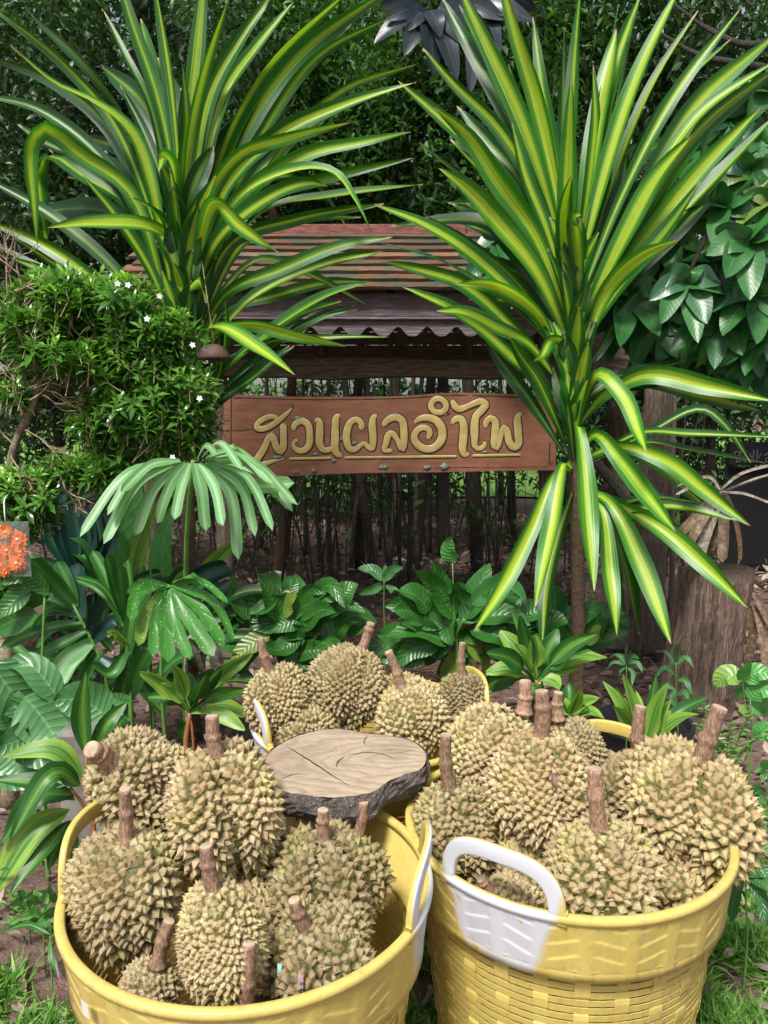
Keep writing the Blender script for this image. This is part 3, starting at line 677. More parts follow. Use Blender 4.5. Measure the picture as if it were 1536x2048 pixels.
# ------------------------------------------------------------------ baskets
BK_R, BK_H = 0.300, 0.48
def build_basket():
    """one basket at the origin; its copies share the meshes"""
    root = thing('plastic_basket', (0, 0, 0), None, 'basket', 'yellow durian baskets')
    NS = 26; ZC = 0.375                      # straps round, bottom of the plain collar
    rad = lambda z: 0.235 + (BK_R - 0.022 - 0.235) * (z / ZC) if z < ZC else (BK_R - 0.014) + 0.012 * (z - ZC) / (BK_H - ZC)
    # woven bands, each two rows under a strap, two rows over
    rows = 24; z_lo = 0.02; pitch = (ZC - z_lo) / rows; SEG = NS * 12
    for k in range(rows):
        z0 = z_lo + k * pitch + 0.0016; z1 = z_lo + (k + 1) * pitch - 0.0016; V = []
        for i in range(SEG):
            a = 2 * math.pi * i / SEG; s = i / 12.0; j = int(round(s)) % NS; du = abs(s - round(s))
            over = ((j + k // 2) % 2 == 0); amp = math.exp(-(du / 0.20) ** 6)
            off = 0.0012 + 0.0003 * math.sin(i * 1.7 + k)
            for z, o in ((z0, off - .0006), (z1, off), (z1, off - .0016), (z0, off - .0018)):
                r = rad(z) + o; V.append((r * math.cos(a), r * math.sin(a), z))
        F = [(i * 4 + s, i * 4 + (s + 1) % 4, ((i + 1) % SEG) * 4 + (s + 1) % 4, ((i + 1) % SEG) * 4 + s) for i in range(SEG) for s in range(4)]
        mesh_obj('woven_band', V, F, M['yellow'], root, smooth=False)
    for j in range(NS):
        a0 = 2 * math.pi * j / NS; hw = 0.0125 / 0.27; V = []; m = rows * 2
        for i in range(m + 1):
            z = 0.01 + (ZC - 0.01) * i / m; f = (z - z_lo) / pitch / 2.0; k = math.floor(f); fr = f - k
            sgn = 1 if (j + k) % 2 == 0 else -1; amp = min(1, math.sin(math.pi * min(max(fr, 0), 1)) * 1.9)
            off = 0.0008 + sgn * amp * 0.0024; w = hw * (1.0 if sgn > 0 else .85)
            for da, o in ((-w, off), (w, off), (w, off - .0014), (-w, off - .0014)):
                r = rad(z) + o; V.append((r * math.cos(a0 + da), r * math.sin(a0 + da), z))
        F = [(i * 4 + s, i * 4 + (s + 1) % 4, (i + 1) * 4 + (s + 1) % 4, (i + 1) * 4 + s) for i in range(m) for s in range(4)] + [(3, 2, 1, 0), tuple(m * 4 + s for s in range(4))]
        mesh_obj('upright_strap', V, F, M['yellow'], root, smooth=False)
    # collar with moulded relief, inner ledge and rolled rim
    NA, NZ = NS * 14, 60; V = []
    def relief(a, z):
        s = a / (2 * math.pi) * NS; du = s - round(s); f = (z - ZC) / (0.462 - ZC)
        if abs(du) < 0.15: return 0.0022
        if f > 1 or f < 0.04: return 0.0
        side = 1 if int(math.floor(s)) % 2 == 0 else -1; g = ((s - math.floor(s)) - .5) * 0.28 * side
        q = (f + g) * 3; fr = q - math.floor(q)
        return 0.0017 * (fr if fr < .94 else (1 - fr) * 15.6)
    for i in range(NA):
        a = 2 * math.pi * i / NA
        for j in range(NZ + 1):
            z = ZC + (BK_H - 0.008 - ZC) * j / NZ; r = rad(z) + 0.0055 + relief(a, z)
            V.append((r * math.cos(a), r * math.sin(a), z))
        for j, (r, z) in enumerate(((rad(BK_H) + .002, BK_H - .008), (rad(ZC + .004) + .003, ZC + .004), (rad(ZC) - .012, ZC), (rad(ZC) - .012, ZC - .012), (rad(ZC - .014) + .002, ZC - .014), (rad(ZC) + .008, ZC - .012))):
            V.append((r * math.cos(a), r * math.sin(a), z))
    K = NZ + 1 + 6
    F = [(i * K + j, ((i + 1) % NA) * K + j, ((i + 1) % NA) * K + (j + 1) % K, i * K + (j + 1) % K) for i in range(NA) for j in range(K)]
    mesh_obj('collar', V, F, M['yellow'], root)
    def rimtube(name, path, prof_, parent, closed):
        # path: list of (angle, z, in-surface tangent handled numerically)
        p = np.array([(( BK_R + .001) * math.cos(a), (BK_R + .001) * math.sin(a), z) for a, z in path]); n = len(p)
        T = nrm(np.roll(p, -1, 0) - np.roll(p, 1, 0)) if closed else tangents(p)
        R = nrm(p * np.array([1, 1, 0])); Nn = nrm(np.cross(T, R)); R = np.cross(Nn, T); V = []
        for i in range(n):
            for x, y in prof_: V.append(p[i] + R[i] * x + Nn[i] * y)
        k = len(prof_); m = n if closed else n - 1
        F = [(i * k + s, i * k + (s + 1) % k, ((i + 1) % n) * k + (s + 1) % k, ((i + 1) % n) * k + s) for i in range(m) for s in range(k)] + ([] if closed else [tuple(range(k)), tuple((n - 1) * k + s for s in range(k))])
        return mesh_obj(name, V, F, M['yellow'], parent)
    oval = lambda a, b, m=12: [(a * math.copysign(abs(math.cos(t)) ** .7, math.cos(t)), b * math.copysign(abs(math.sin(t)) ** .7, math.sin(t))) for t in np.linspace(0, 2 * math.pi, m + 1)[:-1]]
    flatoval = lambda a, b, m=16: [(a * math.copysign(abs(math.cos(t)) ** .4, math.cos(t)), b * math.copysign(abs(math.sin(t)) ** .4, math.sin(t))) for t in np.linspace(0, 2 * math.pi, m + 1)[:-1]]
    rimtube('rim', [(2 * math.pi * i / 120, BK_H - .006) for i in range(120)], oval(.0085, .0075), root, True)
    for c in (0.0, math.pi):
        ha, hh = 0.33, 0.084; path = []
        for t in np.linspace(-1, 1, 41):
            path.append((c + ha * math.sin(t * math.pi / 2) * (1.0 + .0 * t), BK_H - .008 + hh * (1 - abs(t) ** 2.6)))
        path = [(c - ha - .05, BK_H - .006), (c - ha - .02, BK_H - .0055)] + path[1:-1] + [(c + ha + .02, BK_H - .0055), (c + ha + .05, BK_H - .006)]
        rimtube('handle', path, flatoval(.0062, .0140), root, False)
    # base disc
    V, F = [], []
    for i in range(48):
        a = 2 * math.pi * i / 48
        for r, z in ((.001, .012), (.232, .012), (.238, .022), (.241, .004), (.225, .0)): V.append((r * math.cos(a), r * math.sin(a), z))
    F = [(i * 5 + s, ((i + 1) % 48) * 5 + s, ((i + 1) % 48) * 5 + s + 1, i * 5 + s + 1) for i in range(48) for s in range(4)]
    mesh_obj('base', V, F, M['yellow'], root, smooth=False)
    return root
def copy_tree(o, parent=None):
    c = o.copy(); COL.objects.link(c); c.parent = parent
    for ch in list(o.children): copy_tree(ch, c)
    return c
bk = build_basket()
BASK = {'L': (-0.226, 1.220), 'R': (0.350, 1.405), 'B': (-0.034, 1.915)}
_tmp = [bk, copy_tree(bk), copy_tree(bk)]
for (key, rz, lab), o in zip((('L', math.radians(-8), 'nearest yellow woven plastic basket, price stickers on its collar, seven spiky durians piled inside'),
                              ('R', math.radians(236), 'yellow woven plastic basket of durians whose front handle is painted white'),
                              ('B', math.radians(198), 'yellow woven plastic basket half hidden behind the sawn wooden slab')), _tmp):
    x, y = BASK[key]; o.location = (x, y, 0.0); o.rotation_euler = (0, 0, rz); ORG[o.name] = Vector((x, y, 0)); o['label'] = lab
def sticker(parent, ang, z, w, h, mats):
    """flat price sticker on the collar; ang in the basket's own turn"""
    r0 = BK_R + 0.0125 + 0.0015; V = []
    for i in range(7):
        a = ang + (i / 6 - .5) * w / r0
        for zz in (z, z + h): V.append(((r0 - (z + h - zz) * 0.1) * math.cos(a), (r0 - (z + h - zz) * 0.1) * math.sin(a), zz))
    F = [(i * 2, i * 2 + 2, i * 2 + 3, i * 2 + 1) for i in range(6)]
    me = mesh_obj('sticker', V, F, mats[0]); me.parent = parent
    return me
_ws = mat_plain('white_sticker', (0.75, 0.74, 0.72), 0.5, 0.05); _gs = mat_plain('grey_sticker', (0.42, 0.41, 0.42), 0.5, 0.15); _rs = mat_plain('red_sticker', (0.45, 0.03, 0.035), 0.5, 0.1); _bk = mat_plain('sticker_print', (0.12, 0.11, 0.11), 0.6, 0.1)
_a = math.radians(8)
sticker(_tmp[0], math.radians(233) + _a, .425, .017, .026, (_ws,))
sticker(_tmp[0], math.radians(214) + _a, .425, .026, .034, (_gs,))
sticker(_tmp[0], math.radians(216) + _a, .410, .020, .014, (_rs,))

# ------------------------------------------------------------------ sawn slab on the basket rims
def build_slab():
    ZT = 0.560
    top = [(520, 1530), (545, 1497), (600, 1468), (665, 1455), (720, 1462), (765, 1468), (815, 1476), (846, 1496), (852, 1518), (840, 1536), (806, 1548), (776, 1560), (752, 1578), (715, 1588), (660, 1592), (600, 1586), (550, 1574), (524, 1556)]
    t = np.array([G(x, y, ZT) for x, y in top]); t = spline(np.vstack([t, t[:1]]), 91)[:-1]
    c = t.mean(0); g = np.random.default_rng(6); n = len(t)
    root = thing('wooden_slab', (c[0], c[1], 0.49), 'irregular sawn wooden slab with dark bark edge resting between the three baskets', 'wood slab')
    V = [c * np.array([1, 1, 0]) + np.array([0, 0, ZT])]; F = []
    for k in range(1, 9):
        f = k / 8; q = c + (t - c) * f; q[:, 2] = ZT + g.normal(0, .0005, n) - (0.003 if k == 8 else 0); V += list(q)
    for i in range(n): F.append((0, 1 + i, 1 + (i + 1) % n))
    for k in range(7):
        for i in range(n): a = 1 + k * n; F.append((a + i, a + n + i, a + n + (i + 1) % n, a + (i + 1) % n))
    tp = mesh_obj('sawn_top', V, F, M['slab_top'], root)
    # the saw crack that crosses the top
    for pts_, w_ in ((((572, 1492), (620, 1522), (660, 1548), (702, 1575)), .0034), (((690, 1512), (735, 1505), (775, 1512), (790, 1524)), .0022), (((690, 1512), (676, 1524), (672, 1536)), .0026), (((830, 1500), (800, 1505), (770, 1500)), .0015), (((560, 1560), (590, 1548), (625, 1552)), .0014), (((735, 1470), (728, 1484), (735, 1495)), .0014)):
        cr = spline([G(x, y, ZT) for x, y in pts_], 24); cr[:, 2] = ZT + .0006; cr[:, 0] += g.normal(0, .0008, 24)
        V, F, UV = leaf_geo(cr, w_, (0, 0, 1), 'lance', 0, 24, 2); mesh_obj('crack', V, F, M['groove'], tp)
    V = []; m = 9
    for k in range(m + 1):
        f = k / m; s = 1.012 + .03 * math.sin(f * math.pi) - .10 * f ** 3
        bump = 1 + g.normal(0, .010, n) + .012 * np.sin(np.arange(n) * .9 + k)
        q = c + (t - c) * (s * bump)[:, None]; q[:, 2] = ZT - .002 - f * (.062 + .006 * np.sin(np.arange(n) * .31)); V += list(q)
    F = [(k * n + i, (k + 1) * n + i, (k + 1) * n + (i + 1) % n, k * n + (i + 1) % n) for k in range(m) for i in range(n)]
    F.append(tuple(m * n + i for i in range(n)))
    mesh_obj('bark_edge', V, F, M['slab_bark'], root, smooth=False)
    # splintered bark hanging at the near edge
    for px, py, dx, l in ((535, 1585, -4, 20), (575, 1600, 0, 34), (590, 1602, 3, 42), (604, 1604, 8, 38), (560, 1598, -4, 26), (618, 1604, 8, 24), (548, 1592, -3, 24)):
        a = G(px, py, ZT - .045); b = a + Vector((dx * mpp(a), -.004, -l * mpp(a)))
        V, F = tube_geo(spline([a, (a + b) / 2 + Vector((.002, 0, 0)), b], 6), np.array([.006, .0055, .005, .004, .0025, .0008]), 5)
        mesh_obj('bark_splinter', V, F, M['slab_bark'], root, smooth=False)
build_slab()

# ------------------------------------------------------------------ durians
def durian(label, grp, cen, Y, wpx, ratio, tip, dtip, seed, lobes=5, groove=0.10, nspk=470, stem_r=0.0115, knot=0.6, spk=1.0, stem_from=None, scar=True, goff=None):
    ratio *= 1.12; g = np.random.default_rng(seed); C = np.array(P(cen[0], cen[1], Y)); b = wpx * 0.5 * mpp(C); b -= .55 * b * math.sqrt(4 * math.pi / (nspk * 1.3)); a = b * ratio
    Tp = np.array(P(tip[0], tip[1], Y + dtip)); ax = nrm(Tp - C)
    e1 = nrm(np.cross(ax, [0.3, 1, 0.2])); e2 = np.cross(ax, e1); ph0 = g.uniform(0, 6.28); pass
    if goff is not None: v_ = CAMP - C; ph0 = math.pi / lobes - (math.atan2(e2 @ v_, e1 @ v_) + goff)
    fr = g.uniform(.7, 1.3, 3); po = g.uniform(0, 6.28, 3)
    def radius(d):
        z = d[:, 2]; st = np.sqrt(np.clip(1 - z ** 2, 1e-6, 1)); phi = np.arctan2(d[:, 1], d[:, 0])
        base = 1 / np.sqrt((st / b) ** 2 + (z / a) ** 2)
        lob = 1 + groove * 1.9 * (np.abs(np.cos(lobes * .5 * (phi + ph0 + .1 * z))) ** .75 - .72) * st ** .7
        egg = 1 - .07 * z + .06 * np.sin(2 * phi + po[0]) * st + .05 * np.sin(3 * z * fr[1] + po[1])
        dim = 1 - .10 * np.exp(-((1 - z) / .05))
        return base * lob * egg * dim
    n = int(nspk * 1.3); i = np.arange(n) + .5; z = 1 - 2 * i / n; ph = i * math.pi * (3 - math.sqrt(5))
    d = np.stack([np.sqrt(1 - z * z) * np.cos(ph), np.sqrt(1 - z * z) * np.sin(ph), z], 1)
    d = nrm(d + g.normal(0, .30 * 2 / math.sqrt(n), d.shape))
    r = radius(d); p = d * r[:, None]; eps = 1e-3
    u = nrm(np.cross(d, [0.12, 0.33, 0.93])); v = np.cross(d, u)
    du = nrm(d + eps * u); dv = nrm(d + eps * v)
    N = nrm(np.cross(du * radius(du)[:, None] - p, dv * radius(dv)[:, None] - p))
    sgn = np.sign((N * d).sum(1)); N = N * sgn[:, None]
    area = 4 * math.pi * b * b * (1 + (ratio - 1) * .7); s = math.sqrt(area / n)
    h = s * .95 * spk * g.uniform(.78, 1.25, n) * (1 - .35 * np.exp(-((1 - d[:, 2]) / .06))) * (.62 + .38 * np.abs(np.cos(lobes * .5 * (np.arctan2(d[:, 1], d[:, 0]) + ph0 + .1 * d[:, 2]))) ** .6)
    tx = nrm(np.cross(N, [0.21, 0.4, 0.9])); ty = np.cross(N, tx)
    lean = np.array([0, 0, -.10])[None] + g.normal(0, .08, (n, 3)); lean -= N * (lean * N).sum(1)[:, None]
    m = 5; rot = g.uniform(0, 6.28, n); V = []; tipv = []
    angs = rot[:, None] + (np.arange(m)[None] + g.uniform(-.22, .22, (n, m))) * 2 * math.pi / m
    rj = g.uniform(.85, 1.15, (n, m))
    for rr, hh, tv in ((.94, -.40, 0.0), (.41, .28, .45), (.13, .68, .82)):
        ring = p[:, None] + (tx[:, None] * np.cos(angs)[..., None] + ty[:, None] * np.sin(angs)[..., None]) * (rr * s * (rj if rr > .2 else 1 + 0 * rj))[..., None]
        ring = ring + (N * (h * hh)[:, None] + lean * (max(hh, 0) ** 1.4 * h)[:, None])[:, None]
        V.append(ring); tipv.append(np.full((n, m), tv))
    tipp = p + N * h[:, None] + lean * h[:, None]
    Vs = np.concatenate([np.concatenate(V, 1), tipp[:, None]], 1); ta = np.concatenate([np.concatenate(tipv, 1), np.ones((n, 1))], 1)
    k = np.arange(m); k1 = (k + 1) % m; base = (np.arange(n) * (3 * m + 1))[:, None]
    F4 = np.concatenate([np.stack([k + q * m, k1 + q * m, k1 + (q + 1) * m, k + (q + 1) * m], 1) for q in (0, 1)])
    F3 = np.stack([k + 2 * m, k1 + 2 * m, np.full(m, 3 * m)], 1)
    f4 = (F4[None] + base[:, :, None]).reshape(-1, 4).tolist(); f3 = (F3[None] + base[:, :, None]).reshape(-1, 3).tolist()
    Vs = Vs.reshape(-1, 3); ta = ta.reshape(-1); nb = len(Vs)
    # body under the spines
    nl, nm = 20, 14; bd = []
    for q in range(nm + 1):
        th = math.pi * q / nm
        for w in range(nl): bd.append((math.sin(th) * math.cos(2 * math.pi * w / nl), math.sin(th) * math.sin(2 * math.pi * w / nl), math.cos(th)))
    bd = nrm(np.array(bd) + 1e-9); bp = bd * (radius(bd) * .985)[:, None]
    bf = [(nb + q * nl + w, nb + (q + 1) * nl + w, nb + (q + 1) * nl + (w + 1) % nl, nb + q * nl + (w + 1) % nl) for q in range(nm) for w in range(nl)]
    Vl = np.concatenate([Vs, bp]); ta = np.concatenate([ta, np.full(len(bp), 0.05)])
    Rm = np.stack([e1, e2, ax], 1); Vw = Vl @ Rm.T + C
    lowest = Vw[:, 2].min()
    root = thing('durian', (C[0], C[1], lowest), label, 'durian', grp)
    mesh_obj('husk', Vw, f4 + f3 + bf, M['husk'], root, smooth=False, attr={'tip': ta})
    # stalk with a swollen joint
    top = C + ax * (radius(np.array([[0, 0, 1.0]]))[0] * .93) if stem_from is None else np.array(P(stem_from[0], stem_from[1], Y + dtip))
    L = np.linalg.norm(Tp - top); bend = nrm(g.normal(size=3)) * L * .05
    pts = spline([top, (top + Tp) / 2 + bend, Tp], 20); t = np.linspace(0, 1, 20)
    rr = stem_r * (1.12 - .22 * t + .35 * np.exp(-(t / .08) ** 2) + .24 * np.exp(-((t - knot) / .055) ** 2) - .10 * np.exp(-((t - knot - .09) / .03) ** 2)) * g.uniform(.97, 1.03, 20)
    st = tube('stalk', pts, rr, M['stem'], root, 12, .035, seed)
    if scar:
        T = nrm(pts[-1] - pts[-2]); q = pts[-1] + T * .0006; A_ = nrm(np.cross(T, [.2, .9, .3])); B_ = np.cross(T, A_); aa = np.linspace(0, 2 * math.pi, 13)[:-1]
        V = [q + T * .0012] + [q + (A_ * math.cos(x) + B_ * math.sin(x)) * rr[-1] * .93 for x in aa]
        mesh_obj('cut_end', V, [(0, 1 + i, 1 + (i + 1) % 12) for i in range(12)], M['cut'], st)
    return root
GL, GR, GB = 'durians in the nearest basket', 'durians in the basket with the white handle', 'durians in the basket behind the slab'
durian('large pale durian filling the left end of the nearest basket, flat wide spines', GL, (252, 1780), 1.165, 232, 1.10, (250, 1578), -.01, 101, 5, .05, 400, .0105, .55, .92)
durian('durian with a dark groove behind the left handle of the nearest basket, thick stalk', GL, (282, 1568), 1.375, 205, 1.15, (182, 1498), -.10, 102, 4, .26, 520, .0175, .7, 1.0, goff=.1)
durian('deeply grooved two-lobed durian standing upright at the back of the nearest basket', GL, (448, 1618), 1.27, 228, 1.14, (424, 1432), .0, 103, 4, .24, 500, .0125, .55, goff=.15)
durian('upright durian with a split stalk in the middle front of the nearest basket', GL, (442, 1878), 1.03, 186, 1.26, (412, 1692), .0, 104, 5, .08, 520, .0105, .62)
durian('greenish three-lobed durian right of the middle in the nearest basket', GL, (652, 1765), 1.235, 236, .90, (646, 1620), -.01, 105, 5, .24, 480, .0105, .72, goff=-.25)
durian('durian under the slab whose slanting knobbly grey stalk pokes up in the nearest basket', GL, (672, 1800), 1.345, 170, 1.0, (727, 1604), .0, 106, 5, .1, 300, .0100, .72, stem_from=(704, 1712))
durian('durian with a scrap of mint green tape at the right front of the nearest basket', GL, (640, 1925), 1.075, 236, .86, (588, 1800), -.02, 107, 5, .26, 470, .0105, .62, goff=.05)
durian('mostly buried durian at the front left of the nearest basket, bare stalk leaning right', GL, (296, 1985), 1.02, 120, 1.1, (338, 1842), .0, 108, 5, .08, 260, .0095, .55, stem_from=(316, 1930))
durian('buried durian at the front rim of the nearest basket with a stout dark stalk', GL, (512, 2080), 1.03, 150, 1.0, (497, 1888), -.04, 109, 5, .08, 260, .0110, .45, stem_from=(491, 2015))
durian('shadowed durian deep between the others in the nearest basket', GL, (500, 1850), 1.21, 180, 1.0, (545, 1780), .1, 110, 5, .1, 300, .010)
durian('greyish durian at the left end of the basket with the white handle', GR, (906, 1655), 1.385, 172, 1.16, (892, 1470), -.01, 201, 5, .18, 430, .0115, .5)
durian('tall tan durian standing highest in the middle of the basket with the white handle', GR, (1080, 1572), 1.43, 208, 1.18, (1083, 1382), .0, 202, 5, .13, 560, .0150, .68)
durian('durian at the back left of the white-handled basket, partly behind the tall tan one', GR, (985, 1505), 1.555, 185, 1.0, (1050, 1362), .0, 203, 5, .12, 470, .0140, .5, stem_from=(1047, 1425))
durian('small durian peeping out at the back of the white-handled basket', GR, (1148, 1500), 1.60, 118, 1.2, (1117, 1385), .0, 204, 5, .1, 360, .0115, .6, stem_from=(1117, 1440))
durian('big lumpy durian at the right end of the white-handled basket, stalk slanting right', GR, (1372, 1618), 1.435, 262, 1.02, (1440, 1415), -.02, 205, 4, .24, 560, .0165, .45, goff=.25)
durian('durian at the back right of the white-handled basket with an upright ringed stalk', GR, (1252, 1590), 1.565, 175, 1.05, (1281, 1413), .0, 206, 5, .1, 460, .0140, .45, stem_from=(1278, 1525))
durian('broad durian at the front of the white-handled basket with a long stout stalk', GR, (1205, 1745), 1.245, 236, .92, (1189, 1537), -.01, 207, 5, .2, 470, .0135, .62, goff=.0)
durian('dark durian down in the middle of the white-handled basket', GR, (1052, 1735), 1.41, 165, 1.1, (1100, 1640), .08, 208, 5, .1, 360, .010)
durian('durian seen through the white handle, reddish stalk leaning left', GR, (1018, 1825), 1.235, 150, 1.0, (962, 1757), -.02, 209, 5, .1, 360, .0095, .8)
durian('buried durian low at the right of the white-handled basket', GR, (1330, 1770), 1.38, 150, 1.0, (1390, 1760), .1, 210, 5, .1, 260, .009)
durian('heart-shaped durian at the left of the basket behind the slab', GB, (556, 1396), 1.86, 136, .92, (520, 1278), -.01, 301, 4, .2, 460, .0115, .55, goff=-.3)
durian('tallest durian in the basket behind the slab, stalk slanting right', GB, (696, 1368), 1.93, 148, 1.16, (742, 1246), .05, 302, 5, .10, 560, .0125, .8, stem_from=(722, 1305))
durian('yellow-green durian right of the middle in the basket behind the slab', GB, (824, 1438), 1.85, 158, .98, (777, 1303), .0, 303, 4, .22, 470, .0115, .45, goff=.1)
durian('half-hidden durian with a short stalk at the back of the basket behind the slab', GB, (800, 1402), 2.01, 112, 1.0, (851, 1367), .0, 304, 5, .1, 360, .0085, .6, stem_from=(849, 1402))
durian('brownish round durian at the right of the basket behind the slab, straight stalk', GB, (926, 1408), 1.96, 118, 1.12, (925, 1286), .0, 305, 3, .22, 520, .0100, .5, goff=.1)
durian('low durian against the slab in the basket behind it, stub of stalk showing', GB, (615, 1475), 1.83, 125, 1.0, (590, 1447), -.02, 306, 5, .1, 360, .0100, .6)
# ------------------------------------------------------------------ the two striped cane plants
def cane(name, label, x_base, stem_px, Y, leaves, seed, rfill=34, fill_box=None):
    r = random.Random(seed)
    stem = [P(x, y, Y) for x, y in stem_px]; base = Vector((stem[0].x, Y, -0.03))
    root = thing(name, (base.x, base.y, 0), label, 'plant')
    pts = spline([base] + stem, 40); t = np.linspace(0, 1, 40)
    rad = .030 * (1 - .45 * t) * (1 + .09 * np.sin(np.arange(40) * 2.4))
    tube('cane_stem', pts, rad, M['draca_stem'], root, 12, .08, seed)
    for lf in leaves:
        pp, w, mk = lf[0], lf[1], lf[2]; dz = lf[3] if len(lf) > 3 else r.uniform(-.28, .22)
        n = len(pp); q = [(p[0], p[1], dz * (i / (n - 1)) ** 1.2) for i, p in enumerate(pp)]
        traced_leaf(root, q, Y, w * (.70 if x_base < 700 else .78), M[mk], 'strap', ripple=.07, fold=r.uniform(.2, .6), nseg=24, cross=6, facing=r.uniform(.45, .9))
        if (mk != 'drac_dark' or r.random() < .4) and (x_base > 700 or r.random() < .55):       # a neighbour on the far side of most leaves
            da, sc = r.uniform(-.16, .16), r.uniform(.75, 1.02); bx, by = pp[0]; ca, sa = math.cos(da) * sc, math.sin(da) * sc
            q2 = [(bx + (p[0] - bx) * ca - (p[1] - by) * sa, by + (p[0] - bx) * sa + (p[1] - by) * ca, (abs(dz) * .5 + r.uniform(.08, .3)) * (i / (n - 1)) ** 1.2) for i, p in enumerate(pp)]
            if not (x_base > 1000 and max(q_[1] for q_ in q2) > 760 and min(q_[0] for q_ in q2) < 1110 and by < 950):
                traced_leaf(root, q2, Y, w * r.uniform(.55, .8), M[r.choice(('drac', 'drac_dark', 'drac'))], 'strap', ripple=.07, fold=r.uniform(.2, .6), nseg=20, facing=r.uniform(.3, .8))
    # short sheathing leaves that clothe the stem
    ys = [p[1] for p in stem_px]; y = ys[-1] + 20; k = 0
    while y < 860:
        f = np.interp(y, ys[::-1], [p[0] for p in stem_px][::-1]); sg = -1 if k % 2 else 1; L = r.uniform(120, 230); a = sg * r.uniform(.05, .32)
        traced_leaf(root, [(f, y + 60, 0), (f + math.sin(a * .6) * L * .5, y + 60 - L * .5, -.05), (f + math.sin(a) * L, y + 60 - math.cos(a) * L, r.uniform(-.12, .02))], Y - .035, r.uniform(30, 42), M[r.choice(('drac', 'drac_dark', 'drac'))], 'strap', ripple=.05, fold=.5, nseg=14)
        y += 15; k += 1
    # remaining leaves of the crown, farther round the stem
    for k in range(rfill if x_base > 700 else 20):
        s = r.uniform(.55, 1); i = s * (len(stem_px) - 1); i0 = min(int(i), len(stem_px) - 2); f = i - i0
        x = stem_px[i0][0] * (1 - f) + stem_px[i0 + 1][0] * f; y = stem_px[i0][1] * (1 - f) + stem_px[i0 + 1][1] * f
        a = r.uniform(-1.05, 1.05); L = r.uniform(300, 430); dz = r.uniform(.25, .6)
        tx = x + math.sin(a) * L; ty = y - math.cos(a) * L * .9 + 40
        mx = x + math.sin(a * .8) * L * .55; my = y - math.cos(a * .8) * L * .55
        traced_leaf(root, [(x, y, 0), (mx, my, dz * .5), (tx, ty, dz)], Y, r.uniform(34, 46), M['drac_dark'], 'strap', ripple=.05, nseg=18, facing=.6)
    return root
D, DP, DD = 'drac', 'drac_pale', 'drac_dark'
